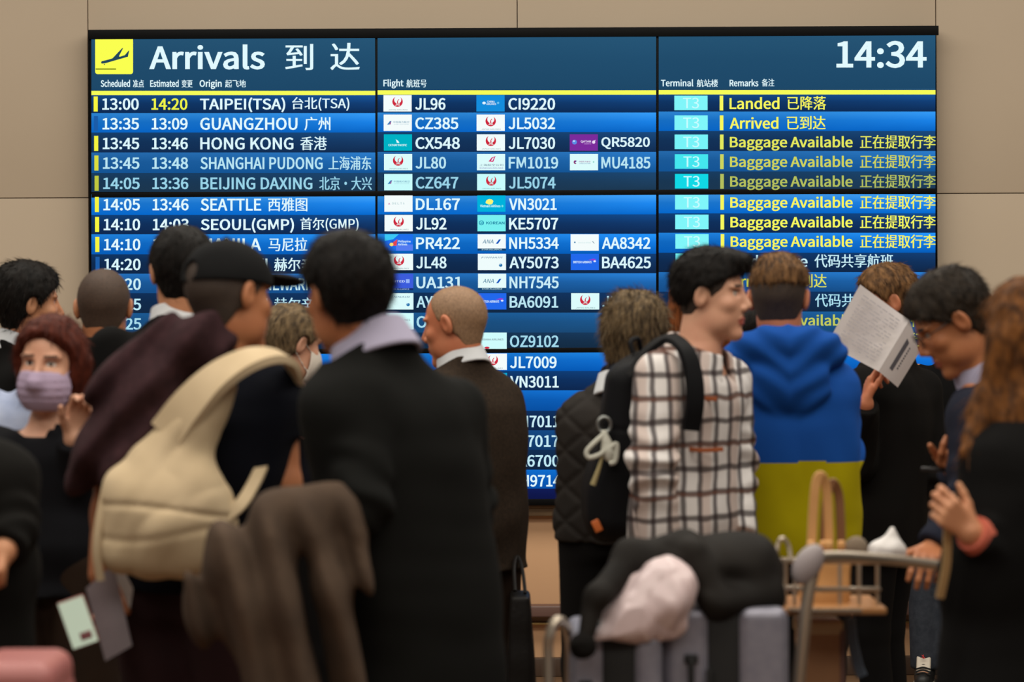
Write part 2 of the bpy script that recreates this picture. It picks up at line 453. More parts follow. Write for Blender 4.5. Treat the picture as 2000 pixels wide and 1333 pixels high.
# airline tiles
RED, GRY = (206, 40, 62), (120, 150, 160)
def tile(code, x, y, i):
    g = Glyphs(); w, h = 55, 32; x0, y0 = x, y - 17; X = lambda f: x0 + w * f; Yf = lambda f: y0 + h * f
    k = bri[i]; WT = (200 + 44 * (k - .74) / .26, 252, 252)
    bg = {'CI': (20, 140, 220), 'CX': (0, 178, 196), 'QR': (124, 44, 156), 'VN': (0, 178, 220), 'KE': (120, 240, 240), 'PR': (30, 110, 236),
          'BA': (34, 104, 236), 'UA': (60, 92, 220)}.get(code, WT)
    g.rect(x0, y0, x0 + w, y0 + h, bg, 0.001)
    if code == 'JL':
        cx, cy, r = X(.5), Yf(.40), 10.2
        g.disc(cx, cy, r, r, RED, 0.0015, 28)
        g.disc(cx + .3, cy - 3.6, r * .68, r * .72, WT, 0.002, 20)
        g.poly([(cx - 1, cy + 4), (cx - .8, cy - 1), (cx + 1.6, cy - 4.5), (cx + 3.4, cy - 4.6), (cx + .8, cy - 1), (cx + 1.5, cy + 4)], RED, 0.0025)
        text(g, 'JAL', cx - 5, cx + 5, cy + 3.4, cy + 7.6, WT, 0.02, 0.003, .2)
        text(g, 'JAPAN AIRLINES', X(.17), X(.85), Yf(.86), Yf(.93), (90, 130, 140), 0, 0.003, .2)
    elif code == 'CI':
        g.disc(X(.27), Yf(.48), 3.4, 2.8, (226, 244, 255), .002, 10); text(g, 'CHINA', X(.38), X(.65), Yf(.34), Yf(.46), (235, 250, 255), .02, .003)
        text(g, 'AIRLINES', X(.35), X(.70), Yf(.49), Yf(.60), (235, 250, 255), .02, .003); g.disc(X(.77), Yf(.47), 2.2, 2.4, (110, 196, 240), .002, 8)
    elif code == 'CZ':
        g.poly([(X(.12), Yf(.62)), (X(.22), Yf(.40)), (X(.28), Yf(.38)), (X(.25), Yf(.60))], (40, 130, 190), .002)
        g.poly([(X(.19), Yf(.60)), (X(.25), Yf(.42)), (X(.27), Yf(.42)), (X(.25), Yf(.60))], (160, 90, 150), .003)
        text(g, '中国南方航空', X(.34), X(.91), Yf(.40), Yf(.52), (110, 160, 186), 0, .002); text(g, 'CHINA SOUTHERN', X(.36), X(.88), Yf(.57), Yf(.62), (150, 190, 205), 0, .002)
    elif code == 'CX':
        g.poly([(X(.42), Yf(.30)), (X(.52), Yf(.42)), (X(.55), Yf(.53)), (X(.46), Yf(.52)), (X(.45), Yf(.42))], (235, 255, 255), .002)
        text(g, 'CATHAY PACIFIC', X(.16), X(.82), Yf(.60), Yf(.73), (225, 255, 255), .02, .002)
    elif code == 'QR':
        g.disc(X(.17), Yf(.48), 4.8, 4.6, (90, 140, 230), .002, 16); g.disc(X(.15), Yf(.42), 2.2, 1.8, (190, 215, 250), .003, 12)
        text(g, 'QATAR', X(.39), X(.76), Yf(.38), Yf(.53), (245, 235, 255), .03, .003); text(g, 'AIRWAYS', X(.5), X(.76), Yf(.55), Yf(.62), (205, 160, 220), .01, .003)
        g.disc(X(.85), Yf(.48), 3.2, 3.2, (235, 215, 245), .002, 10); g.poly([(X(.84), Yf(.40)), (X(.93), Yf(.34)), (X(.88), Yf(.46))], (235, 215, 245), .003)
    elif code == 'FM':
        g.poly([(X(.41), Yf(.46)), (X(.52), Yf(.22)), (X(.66), Yf(.13)), (X(.58), Yf(.48))], (214, 40, 110), .002); g.poly([(X(.5), Yf(.42)), (X(.55), Yf(.26)), (X(.61), Yf(.2)), (X(.55), Yf(.42))], WT, .003)
        text(g, '上海航空公司', X(.09), X(.93), Yf(.60), Yf(.74), (110, 140, 160), 0, .002); text(g, 'SHANGHAI AIRLINES', X(.09), X(.93), Yf(.82), Yf(.90), (140, 130, 190), .01, .002)
    elif code == 'MU':
        g.disc(X(.19), Yf(.50), 3.2, 3.6, (140, 40, 110), .002, 14); g.disc(X(.22), Yf(.50), 2.4, 2.2, WT, .003, 12); g.poly([(X(.17), Yf(.46)), (X(.26), Yf(.40)), (X(.2), Yf(.52))], (90, 60, 150), .004)
        text(g, '中国东方航空', X(.32), X(.73), Yf(.42), Yf(.52), (160, 90, 150), 0, .002); text(g, 'CHINA EASTERN', X(.33), X(.73), Yf(.56), Yf(.61), (120, 150, 190), .01, .002); g.disc(X(.84), Yf(.49), 1.6, 1.8, (150, 215, 205), .002, 8)
    elif code == 'DL':
        g.poly([(X(.13), Yf(.55)), (X(.17), Yf(.44)), (X(.21), Yf(.55))], (200, 130, 180), .002)
        for n, ch in enumerate('DELTA'): text(g, ch, X(.28 + .095 * n), X(.335 + .095 * n), Yf(.43), Yf(.55), (140, 186, 190), 0, .002)
    elif code == 'VN':
        for a in range(-80, 81, 27): g.disc(X(.44) + 6 * math.sin(math.radians(a)), Yf(.45) - 5.2 * math.cos(math.radians(a)), 2.2, 2.4, (250, 246, 120), .002, 10)
        g.disc(X(.44), Yf(.42), 6.2, 4.6, (250, 246, 120), .002, 16)
        text(g, 'Vietnam Airlines', X(.1), X(.82), Yf(.56), Yf(.72), (215, 255, 255), .02, .003); g.disc(X(.89), Yf(.65), 2, 2.4, (120, 225, 235), .002, 8)
    elif code == 'KE':
        g.disc(X(.14), Yf(.49), 5.0, 4.6, (0, 130, 168), .002, 20); g.disc(X(.14), Yf(.49), 3.6, 3.3, bg, .003, 18)
        g.poly([(X(.08), Yf(.56)), (X(.12), Yf(.46)), (X(.17), Yf(.48)), (X(.2), Yf(.40)), (X(.18), Yf(.54)), (X(.13), Yf(.52))], (0, 130, 168), .004)
        text(g, 'KOREAN', X(.31), X(.96), Yf(.41), Yf(.58), (0, 120, 156), .015, .002)
    elif code == 'PR':
        g.poly([(x0, y0), (X(.5), y0), (X(.3), Yf(.3)), (x0, Yf(.4))], (60, 200, 245), .0015)
        g.rect(X(.4), Yf(.62), x0 + w, y0 + h, (84, 124, 240), .0015)
        g.poly([(X(.1), Yf(.66)), (X(.3), Yf(.34)), (X(.34), Yf(.6)), (X(.2), Yf(.7))], (40, 90, 200), .002)
        g.poly([(X(.28), Yf(.7)), (X(.30), Yf(.48)), (X(.45), Yf(.30)), (X(.42), Yf(.7))], (226, 70, 80), .003); g.disc(X(.24), Yf(.62), 4, 3.6, (250, 226, 120), .003, 10)
        text(g, 'Philippine', X(.47), X(.92), Yf(.36), Yf(.53), (220, 246, 255), .02, .003); text(g, 'Airlines', X(.47), X(.80), Yf(.54), Yf(.68), (220, 246, 255), .02, .003)
    elif code == 'NH':
        text(g, 'ANA', X(.17), X(.56), Yf(.32), Yf(.56), (70, 130, 160), .0, .002, .25); g.poly([(X(.64), Yf(.58)), (X(.76), Yf(.31)), (X(.83), Yf(.31)), (X(.72), Yf(.58))], (10, 84, 190), .002)
        g.rect(x0, Yf(.86), x0 + w, y0 + h, (20, 66, 110), .002); text(g, 'STAR ALLIANCE', X(.14), X(.86), Yf(.88), Yf(.97), (180, 220, 230), .01, .003)
    elif code == 'AA':
        g.disc(X(.15), Yf(.49), 1.6, 1.6, (40, 120, 170), .002, 8); text(g, 'American Airlines', X(.27), X(.72), Yf(.46), Yf(.55), (190, 225, 225), 0, .002)
        g.poly([(X(.75), Yf(.42)), (X(.8), Yf(.44)), (X(.86), Yf(.58)), (X(.82), Yf(.54))], (110, 140, 160), .002)
    elif code == 'AY':
        text(g, 'FINNAIR', X(.12), X(.86), Yf(.18), Yf(.28), (90, 130, 160), .0, .002, .5); g.disc(X(.81), Yf(.70), 3.4, 3.2, (30, 110, 170), .002, 14); g.disc(X(.79), Yf(.65), 1.8, 1.4, (130, 180, 215), .003, 10)
    elif code == 'BA':
        text(g, 'BRITISH AIRWAYS', X(.09), X(.74), Yf(.44), Yf(.58), (215, 240, 255), .02, .002); g.poly([(X(.62), Yf(.38)), (X(.8), Yf(.30)), (X(.9), Yf(.34)), (X(.84), Yf(.42))], (150, 60, 210), .002); g.disc(X(.85), Yf(.46), 2.6, 1.8, (230, 235, 255), .003, 10)
    elif code == 'UA':
        text(g, 'UNITED', X(.12), X(.70), Yf(.40), Yf(.53), (215, 232, 255), .01, .002); g.rect(X(.74), Yf(.34), X(.87), Yf(.57), (150, 180, 250), .002)
        g.rect(x0, Yf(.88), x0 + w, y0 + h, (20, 44, 110), .002); text(g, 'STAR ALLIANCE', X(.16), X(.86), Yf(.90), Yf(.98), (160, 190, 230), .01, .003)
    elif code == 'OZ':
        text(g, 'ASIANA AIRLINES', X(.10), X(.88), Yf(.36), Yf(.48), (120, 150, 160), .01, .002); g.disc(X(.30), Yf(.93), 5, 2.2, (206, 40, 62), .002, 14)
    g.mesh('airline_tile', scr(srow(i), 1))

mid3 = [[('JL', 'JL96', 870), ('CI', 'CI9220', 1084)], [('CZ', 'CZ385', 895), ('JL', 'JL5032', 1084)], [('CX', 'CX548', 898), ('JL', 'JL7030', 1084), ('QR', 'QR5820', 1269)],
        [('JL', 'JL80', 871), ('FM', 'FM1019', 1090), ('MU', 'MU4185', 1270)], [('CZ', 'CZ647', 895), ('JL', 'JL5074', 1085)], [('DL', 'DL167', 898), ('VN', 'VN3021', 1087)],
        [('JL', 'JL92', 872), ('KE', 'KE5707', 1090)], [('PR', 'PR422', 898), ('NH', 'NH5334', 1091), ('AA', 'AA8342', 1270)], [('JL', 'JL48', 872), ('AY', 'AY5073', 1091), ('BA', 'BA4625', 1271)],
        [('UA', 'UA131', 902), ('NH', 'NH7545', 1091)], [('AY', 'AY73', 874), ('BA', 'BA6091', 1090), ('JL', 'JL7', 1222)], [('OZ', 'OZ178', 902), None], [None, ('OZ', 'OZ9102', 1091)],
        [None, ('JL', 'JL7009', 1087)], [None, ('VN', 'VN3011', 1091)], [], [None, ('NH', 'NH7011', 1092)], [None, ('JL', 'JL7017', 1092)], [None, ('LA', 'LA6700', 1093)], [None, ('NH', 'NH9714', 1095)]]
for i, row in enumerate(mid3):
    y = ys1[i]; k = shade(WH, bri[i])
    for j, it in enumerate(row):
        if not it: continue
        code, s, xe = it
        tx = (749, 930.5, 1112)[j] + i * 0.35
        tile(code, tx, y, i)
        g = Glyphs()
        text(g, s, (811, 993, 1174)[j] + i * 0.25, xe, y - 11.5, y + 11.8, k, 0.014)
        g.mesh('flight_lettering', scr(srow(i), 1))

# right columns
BA = ('Baggage Available', 1665, '正在提取行李', 1680, 1827)
right = [('Landed', 1522, '已降落', 1538, 1613), ('Arrived', 1520, '已到达', 1537, 1612), BA, BA, BA, BA, BA, BA, ('Codeshare', 1577, '代码共享航班', 1591, 1744),
         ('Arrived', 1521, '已到达', 1539, 1614), ('Codeshare', 1577, '代码共享航班', 1592, 1745), BA, BA]
for i, (s, xe, cn, c0, c1) in enumerate(right):
    y = ys2[i]; dx = i * 0.3
    white = i in (8, 10)
    k = shade(WH if white else (248, 248, 92), bri[i] * (1.0 if i in (0, 1, 5, 6, 7) else .93))
    g = Glyphs()
    text(g, s, 1425 + dx, xe, y - 11.5, y + (17 if 'gg' in s else 12), k, 0.012)
    text(g, cn, c0, c1, y - 13.5, y + 13, k, 0.006)
    g.mesh('flight_lettering', scr(srow(i), 2))
    g = Glyphs(); g.rect(1405.5 + dx, y - 14.5, 1412.5 + dx, y + 14.5, (60, 130, 200) if white else k, 0.001); g.mesh('row_marker', scr(srow(i), 2))
    g = Glyphs(); kk = (bri[i] - .7) / .3
    g.rect(1317 + dx, y - 14.5, 1382 + dx, y + 14, tuple(a * kk + b * (1 - kk) for a, b in zip((128, 246, 250), (0, 212, 226))), 0.001)
    text(g, 'T3', 1334 + dx, 1365 + dx, y - 10.5, y + 10.5, (200, 252, 255), 0.0, .002)
    g.mesh('terminal_tile', scr(srow(i), 2))
# ------------------------------------------------------------------ distance-field modelling kit
def nrm(v): return np.sqrt((v * v).sum(-1))
def unit(v):
    v = np.asarray(v, float); return v / (np.linalg.norm(v) + 1e-12)
def A(*v): return np.array(v, dtype=np.float32)
def smin(a, b, k):
    h = np.clip(0.5 + 0.5 * (b - a) / k, 0, 1)
    return b + (a - b) * h - k * h * (1 - h)
def smax(a, b, k): return -smin(-a, -b, k)
def sph(p, c, r): return nrm(p - np.asarray(c, np.float32)) - r
def cap(p, a, b, ra, rb):
    a = np.asarray(a, np.float32); b = np.asarray(b, np.float32)
    ab = b - a; t = np.clip(((p - a) @ ab) / (ab @ ab + 1e-12), 0, 1)
    return nrm(p - a - t[:, None] * ab) - (ra + (rb - ra) * t)
def ell(p, c, r, R=None):
    q = p - np.asarray(c, np.float32)
    if R is not None: q = q @ np.asarray(R, np.float32)
    r = np.asarray(r, np.float32)
    k0 = nrm(q / r); k1 = nrm(q / (r * r)) + 1e-9
    return k0 * (k0 - 1) / k1
def rbox(p, c, h, r, R=None):
    q = p - np.asarray(c, np.float32)
    if R is not None: q = q @ np.asarray(R, np.float32)
    q = np.abs(q) - (np.asarray(h, np.float32) - r)
    return nrm(np.maximum(q, 0)) + np.minimum(q.max(-1), 0) - r
def rot(x=0, y=0, z=0):
    return np.array(Euler((math.radians(x), math.radians(y), math.radians(z)), 'XYZ').to_matrix(), dtype=np.float32)
def loft(p, prof, n=2.3):
    """horizontal superellipse sections; prof rows = z, cx, cy, rx, ry (z rising)"""
    prof = np.asarray(prof, float)
    z = p[:, 2]
    zz = np.linspace(prof[0, 0], prof[-1, 0], 160)
    def it(k):
        y = np.interp(zz, prof[:, 0], prof[:, k])
        ker = np.ones(9) / 9; y = np.convolve(np.pad(y, 4, mode='edge'), ker, 'valid')
        return np.interp(z, zz, y)
    cx, cy, rx, ry = it(1), it(2), it(3), it(4)
    x = np.abs(p[:, 0] - cx); y = np.abs(p[:, 1] - cy)
    k0 = ((x / rx) ** n + (y / ry) ** n) ** (1.0 / n) + 1e-6
    rad = np.sqrt(x * x + y * y)
    d = (k0 - 1) * np.where(rad > 1e-4, np.minimum(rad / k0, np.maximum(rx, ry)), np.minimum(rx, ry))
    e = np.maximum(prof[0, 0] - z, z - prof[-1, 0])
    return smax(d, e, 0.02)
def wav(p, f, seed, warp=1.0):
    """soft pseudo-noise in -1..1 made of warped sines"""
    r = np.random.default_rng(seed)
    o = np.zeros(len(p), np.float32)
    q = p * f
    w = np.sin(q @ r.normal(size=3) * 0.7 + r.uniform(0, 6)) * warp
    for i in range(4):
        d = unit(r.normal(size=3)) * (1 + i * 0.7)
        o += np.sin(q @ d.astype(np.float32) * 2.0 + w * 2 + r.uniform(0, 6)) / (1 + i * 0.6)
    return o / 2.4
def ridge(p, f, seed, stretch=(1, 1, .35)):
    n = wav(p * np.asarray(stretch, np.float32), f, seed)
    return 1 - np.abs(n) * 1.6
def group(p, c, R, fn):
    d = nrm(p - np.asarray(c, np.float32)) - R
    out = np.maximum(d, 0) + 0.03
    m = d < 0.03
    if m.any(): out[m] = fn(p[m])
    return out.astype(np.float32)

def surfnet(Fd, o, h):
    s = Fd < 0
    nx, ny, nz = Fd.shape
    c = np.zeros((nx - 1, ny - 1, nz - 1), np.int8)
    CO = [(i, j, k) for i in (0, 1) for j in (0, 1) for k in (0, 1)]
    for (i, j, k) in CO: c += s[i:nx - 1 + i, j:ny - 1 + j, k:nz - 1 + k]
    m = (c > 0) & (c < 8)
    ijk = np.argwhere(m); n = len(ijk)
    idx = np.full(m.shape, -1, np.int32); idx[m] = np.arange(n)
    vals = [Fd[ijk[:, 0] + i, ijk[:, 1] + j, ijk[:, 2] + k] for (i, j, k) in CO]
    acc = np.zeros((n, 3)); cnt = np.zeros(n)
    for a in range(8):
        for b in range(a + 1, 8):
            ca, cb = np.array(CO[a], float), np.array(CO[b], float)
            if abs(ca - cb).sum() != 1: continue
            va, vb = vals[a], vals[b]
            cr = (va < 0) != (vb < 0)
            t = np.where(cr, va / np.where(np.abs(va - vb) < 1e-12, 1, va - vb), 0)
            pos = ca + (cb - ca) * t[:, None]
            acc[cr] += pos[cr]; cnt += cr
    V = np.asarray(o) + h * (ijk + acc / cnt[:, None])
    Q = []
    A0 = s[:-1, 1:-1, 1:-1]; e = np.argwhere(A0 != s[1:, 1:-1, 1:-1])
    if len(e):
        i, j, k = e[:, 0], e[:, 1] + 1, e[:, 2] + 1
        q = np.stack([idx[i, j - 1, k - 1], idx[i, j, k - 1], idx[i, j, k], idx[i, j - 1, k]], 1)
        f = ~s[i, j, k]; q[f] = q[f][:, ::-1]; Q.append(q)
    A0 = s[1:-1, :-1, 1:-1]; e = np.argwhere(A0 != s[1:-1, 1:, 1:-1])
    if len(e):
        i, j, k = e[:, 0] + 1, e[:, 1], e[:, 2] + 1
        q = np.stack([idx[i - 1, j, k - 1], idx[i - 1, j, k], idx[i, j, k], idx[i, j, k - 1]], 1)
        f = ~s[i, j, k]; q[f] = q[f][:, ::-1]; Q.append(q)
    A0 = s[1:-1, 1:-1, :-1]; e = np.argwhere(A0 != s[1:-1, 1:-1, 1:])
    if len(e):
        i, j, k = e[:, 0] + 1, e[:, 1] + 1, e[:, 2]
        q = np.stack([idx[i - 1, j - 1, k], idx[i, j - 1, k], idx[i, j, k], idx[i - 1, j, k]], 1)
        f = ~s[i, j, k]; q[f] = q[f][:, ::-1]; Q.append(q)
    return V, np.concatenate(Q)

def solid(fn, lo, hi, h, slack=1.35):
    """sample fn near its zero set only, then mesh it"""
    lo = np.asarray(lo, float); hi = np.asarray(hi, float); C4 = 4
    nb = np.ceil((hi - lo) / (h * C4)).astype(int) + 1
    g = np.stack(np.meshgrid(*[lo[a] + (np.arange(nb[a]) + 0.5) * h * C4 - h / 2 for a in range(3)], indexing='ij'), -1).reshape(-1, 3).astype(np.float32)
    fc = np.concatenate([fn(g[i:i + 200000]) for i in range(0, len(g), 200000)])
    act = np.abs(fc) < h * C4 * 0.87 * slack + 0.012
    Fd = np.repeat(np.repeat(np.repeat(fc.reshape(nb), C4, 0), C4, 1), C4, 2).astype(np.float32)
    bi = np.argwhere(act.reshape(nb))
    off = np.stack(np.meshgrid(*[np.arange(C4)] * 3, indexing='ij'), -1).reshape(-1, 3)
    ii = (bi[:, None, :] * C4 + off[None]).reshape(-1, 3)
    pts = (lo + ii * h).astype(np.float32)
    val = np.concatenate([fn(pts[i:i + 200000]) for i in range(0, len(pts), 200000)]) if len(pts) else np.zeros(0)
    Fd[ii[:, 0], ii[:, 1], ii[:, 2]] = val
    Fd[0], Fd[-1] = 1, 1; Fd[:, 0], Fd[:, -1] = 1, 1; Fd[:, :, 0], Fd[:, :, -1] = 1, 1
    return surfnet(Fd, lo, h)

def biggest(V, Q):
    """keep the largest connected piece"""
    n = len(V); lab = np.arange(n)
    E = np.concatenate([Q[:, [0, 1]], Q[:, [1, 2]], Q[:, [2, 3]]])
    for _ in range(400):
        m = np.minimum(lab[E[:, 0]], lab[E[:, 1]])
        new = lab.copy()
        np.minimum.at(new, E[:, 0], m); np.minimum.at(new, E[:, 1], m)
        new = new[new]
        if (new == lab).all(): break
        lab = new
    u, c = np.unique(lab, return_counts=True)
    keep = lab == u[c.argmax()]
    mp = np.cumsum(keep) - 1
    Q = Q[keep[Q[:, 0]]]
    return V[keep], mp[Q]

def sdf_object(name, fn, lo, hi, h, mats, parent=None, mi_fn=None, one=True, slack=1.35):
    V, Q = solid(fn, lo, hi, h, slack)
    if one: V, Q = biggest(V, Q)
    mi = None
    if mi_fn is not None:
        cen = V[Q].mean(1).astype(np.float32); mi = mi_fn(cen)
    me = mesh_from(name, V, Q, True, mi)
    o = link(name, me, mats, parent)
    return o

# ------------------------------------------------------------------ people
def head_sdf(q, fem=False, ears=True):
    x, y, z = q[:, 0], q[:, 1], q[:, 2]
    s = np.stack([np.abs(x), y, z], 1)
    d = ell(q, (0, -.014, .030), (.076, .098, .090))
    w = .056 if fem else .060
    d = smin(d, ell(q, (0, .025, -.038), (w, .066, .084)), .03)
    if not fem: d = smin(d, ell(s, (.042, .004, -.068), (.018, .042, .030)), .03)
    d = smin(d, ell(q, (0, .070, -.104), (.022, .020, .018)), .025)
    d = smin(d, ell(s, (.043, .054, -.018), (.020, .020, .017)), .02)
    d = smin(d, ell(s, (.028, .068, .032), (.030, .014, .008)), .012)
    d = smax(d, -ell(s, (.032, .088, .013), (.020, .018, .011)), .010)
    d = smin(d, sph(s, (.031, .0605, .013), .0135), .003)
    d = smin(d, cap(q, (0, .082, .020), (0, .104, -.021), .007, .011), .012)
    d = smin(d, sph(s, (.011, .095, -.030), .0085), .007)
    d = smin(d, ell(q, (0, .085, -.059), (.023, .010, .006)), .006)
    d = smin(d, ell(q, (0, .084, -.071), (.019, .010, .007)), .006)
    d = smax(d, -cap(q, (-.022, .098, -.0655), (.022, .098, -.0655), .004, .004), .004)
    if ears:
        Re = rot(0, 8, 0) @ rot(-10, 0, 18)
        e = ell(s, (.081, -.014, .002), (.010, .020, .033), Re)
        e = smax(e, -ell(s, (.093, -.008, .005), (.009, .011, .020), Re), .006)
        d = smin(d, e, .008)
    return d

def skull(q):      # smooth cranium + back of head, base surface of the hair
    d = ell(q, (0, -.014, .030), (.076, .098, .090))
    return smin(d, ell(q, (0, -.012, -.045), (.060, .066, .070)), .03)

class Person:
    def __init__(s, label, Y, root_px, yaw, top_px, nb, hips_px=None, head=None, hyaw=None, pitch=0, roll=0, hs=0.97, width=1.0, depth=1.0, fem=False,
                 shoulders=None, sh_drop=.045, arms=None, group=None, feet=True, stance=.10, skin='skin_warm'):
        s.Y, s.yaw, s.fem = Y, math.radians(yaw), fem
        g = P(root_px, 620, Y)
        s.o = np.array([g[0], Y, 0.0])
        c, n = math.cos(s.yaw), math.sin(s.yaw)
        s.R = np.array([[c, -n, 0], [n, c, 0], [0, 0, 1]])
        s.top = P(root_px, top_px, Y)[2]
        s.width = width; s.depth = depth
        s.skin = skin
        s.nb = s.L(*nb)                                    # base of the neck
        s.hips = s.L(*hips_px) if hips_px is not None else np.array([0, 0, .52 * s.top])
        s.hc = s.L(*head)                                  # middle of the head at ear level
        hyaw = yaw if hyaw is None else hyaw
        s.HR = np.array(rot(0, 0, hyaw - yaw) @ rot(pitch, 0, 0) @ rot(0, roll, 0))
        s.hs = hs
        s.label = label
        u = s.nb
        hw = .180 * width
        s.sh = {}
        for k, sg in (('L', -1), ('R', 1)):
            s.sh[k] = s.L(*shoulders[k]) if shoulders and k in shoulders else u + np.array([sg * hw, 0, -sh_drop])
        s.el, s.wr, s.hand = {}, {}, {}
        for k, sg in (('L', -1), ('R', 1)):
            a = (arms or {}).get(k, {})
            s.el[k] = s.L(*a['e']) if 'e' in a else s.sh[k] + np.array([sg * .045, -.03, -.285])
            s.wr[k] = s.L(*a['w']) if 'w' in a else s.el[k] + np.array([sg * .0, .07, -.245])
            s.hand[k] = a.get('hand', {})
        s.feet = feet; s.stance = stance
        zc = s.hips[2]
        s.kn, s.an = {}, {}
        for k, sg in (('L', -1), ('R', 1)):
            s.kn[k] = np.array([sg * stance * .95, .015, zc * .53])
            s.an[k] = np.array([sg * stance * 1.0, -.02, .085])
    def L(s, px, py, dy=0.0):
        return (P(px, py, s.Y + dy) - s.o) @ s.R
    def dirL(s, x, y, z): return np.array([x, y, z], float) @ s.R        # world direction -> local
    def H(s, p): return ((p - s.hc.astype(np.float32)) @ s.HR.astype(np.float32)) / s.hs
    def hw(s, q): return s.hc + s.HR @ (np.asarray(q, float) * s.hs)     # head coords -> local
    def torso_prof(s, off=0.0, zlo=None, zhi=None, flare=0.0, waist=1.0, gar=False):
        nb, hp = s.nb, s.hips
        L_ = nb[2] - hp[2]; off = off * .6; flare = flare * .7
        rows = []
        up = ((.86, .176, .104), (.92, .152, .098), (.98, .106, .094), (1.03, .092, .094), (1.08, .086, .090), (1.14, .084, .086)) if gar else ((.86, .176, .104), (.93, .135, .082), (1.0, .075, .062), (1.06, .05, .05))
        for t, rx, ry in ((-.32, .150, .105), (-.12, .165, .118), (0, .172, .122), (.30, .158 * waist, .108 * waist), (.55, .176, .122), (.74, .186, .122)) + up:
            z = hp[2] + L_ * t
            cx, cy = hp[0] + (nb[0] - hp[0]) * t, hp[1] + (nb[1] - hp[1]) * t - .018 * math.sin(math.pi * np.clip(t, 0, 1))
            k = np.clip(1.15 - t, 0, 1) * flare
            o_ = off if t < .9 else (off * .25 if gar else off * .6)
            rows.append((z, cx, cy, rx * s.width + o_ + k, ry * .92 * s.depth + o_ * .8 + k * .4))
        return rows
    def arm_pts(s, k): return s.sh[k], s.el[k], s.wr[k]
    # ---- hand as a palm of four bones and five jointed fingers
    def hand_prims(s, k):
        hd = s.hand[k]
        w = s.wr[k]; e = s.el[k]
        fw = unit(hd['fwd']) if 'fwd' in hd else unit(unit(w - e) + np.array([0, .1, -.25]))
        pn = np.asarray(hd.get('palm', np.array([-1.0 if k == 'R' else 1.0, 0, 0])), float)
        pn = unit(pn - fw * (pn @ fw))
        ac = np.cross(pn, fw)                      # across the palm towards the thumb for the right hand
        if k == 'R': ac = -ac
        if hd.get('flip'): ac = -ac
        sc = hd.get('size', .95 if not s.fem else .86)
        curl = hd.get('curl', 28); spread = hd.get('spread', .06)
        prim = []
        kn = []
        for i, (a, l, r) in enumerate(((.032, .088, .0100), (.011, .092, .0102), (-.010, .087, .0098), (-.029, .078, .0090))):
            st = w + ac * a * .55 * sc + fw * .012 * sc; en = w + ac * a * sc + fw * l * sc
            prim.append((st, en, .0125 * sc, .0115 * sc, .012)); kn.append((en, a, r))
        lens = ((.043, .026, .020), (.048, .030, .021), (.044, .028, .021), (.034, .021, .018))
        cl = hd.get('curls', (curl,) * 4)
        for i, (b, a, r) in enumerate(kn):
            d = unit(fw + ac * a * spread / .03)
            p = b; ang = 0.0
            for j, l in enumerate(lens[i]):
                ang += math.radians(cl[i] * (0.8, 1.1, 0.8)[j])
                dd = d * math.cos(ang) + pn * math.sin(ang)
                q = p + dd * l * sc
                prim.append((p, q, r * sc * (1, .92, .85)[j], r * sc * (.92, .86, .74)[j], .004)); p = q
        tb = w + ac * .024 * sc + fw * .022 * sc
        ta = hd.get('thumb', 35)
        td = unit(fw * math.cos(math.radians(ta)) + ac * math.sin(math.radians(ta)) + pn * hd.get('thumb_in', .35))
        t1 = tb + td * .042 * sc; td2 = unit(td + fw * .35 + pn * .25)
        t2 = t1 + td2 * .030 * sc; t3 = t2 + unit(td2 + fw * .2) * .024 * sc
        prim += [(tb, t1, .0145 * sc, .0118 * sc, .010), (t1, t2, .0112 * sc, .0102 * sc, .004), (t2, t3, .0102 * sc, .0082 * sc, .004)]
        return prim
    def body_sdf(s):
        prof = s.torso_prof(-.012)
        neck_r = .050 if s.fem else .059
        hb = s.hw((0, -.022, -.05))
        hands = {k: s.hand_prims(k) for k in 'LR' if not s.hand[k].get('skip')}
        nb2 = s.nb + np.array([0, -.01, -.03])
        def fn(p):
            d = loft(p, prof)
            d = smin(d, cap(p, nb2, hb, neck_r * 1.05, neck_r), .035)
            for k in 'LR':
                sh, e, w = s.arm_pts(k)
                k_ = s.width
                d = smin(d, sph(p, sh, .052), .05)
                d = smin(d, cap(p, sh, e, .050 * k_, .040), .03)
                d = smin(d, cap(p, e, e + (w - e) * .35, .041, .041), .02)
                d = smin(d, cap(p, e + (w - e) * .3, w, .041, .027), .02)
                if k in hands:
                    pr = hands[k]
                    def hf(q, pr=pr, e=e, w=w):
                        dd = cap(q, e + (w - e) * .6, w + (w - e) * .02, .034, .026)
                        for (a, b, ra, rb, kk) in pr: dd = smin(dd, cap(q, a, b, ra, rb), kk)
                        return dd
                    d = smin(d, group(p, w + unit(w - e) * .07, .17, hf), .006)
            if s.feet:
                for k, sg in (('L', -1), ('R', 1)):
                    hj = s.hips + np.array([sg * .085, 0, -.04])
                    d = smin(d, cap(p, hj, s.kn[k], .078, .05), .03)
                    d = smin(d, cap(p, s.kn[k], s.an[k], .05, .034), .02)
                    d = smin(d, cap(p, s.an[k] + A(0, -.02, -.03), s.an[k] + A(0, .12, -.045), .036, .03), .02)
            d = smin(d, group(p, s.hc, .22, lambda q: head_sdf(s.H(q), s.fem) * s.hs), .012)
            return d
        return fn
    def bounds(s, pad=.12):
        pts = [s.nb, s.hips, s.hc + A(0, 0, .2), A(-.25, -.2, 0), A(.25, .25, 0)] + list(s.sh.values()) + list(s.el.values()) + list(s.wr.values())
        for k in 'LR': pts.append(s.wr[k] + unit(s.wr[k] - s.el[k]) * .12)
        pts = np.array(pts)
        lo, hi = pts.min(0) - pad, pts.max(0) + pad
        lo[2] = -.02
        return lo, hi
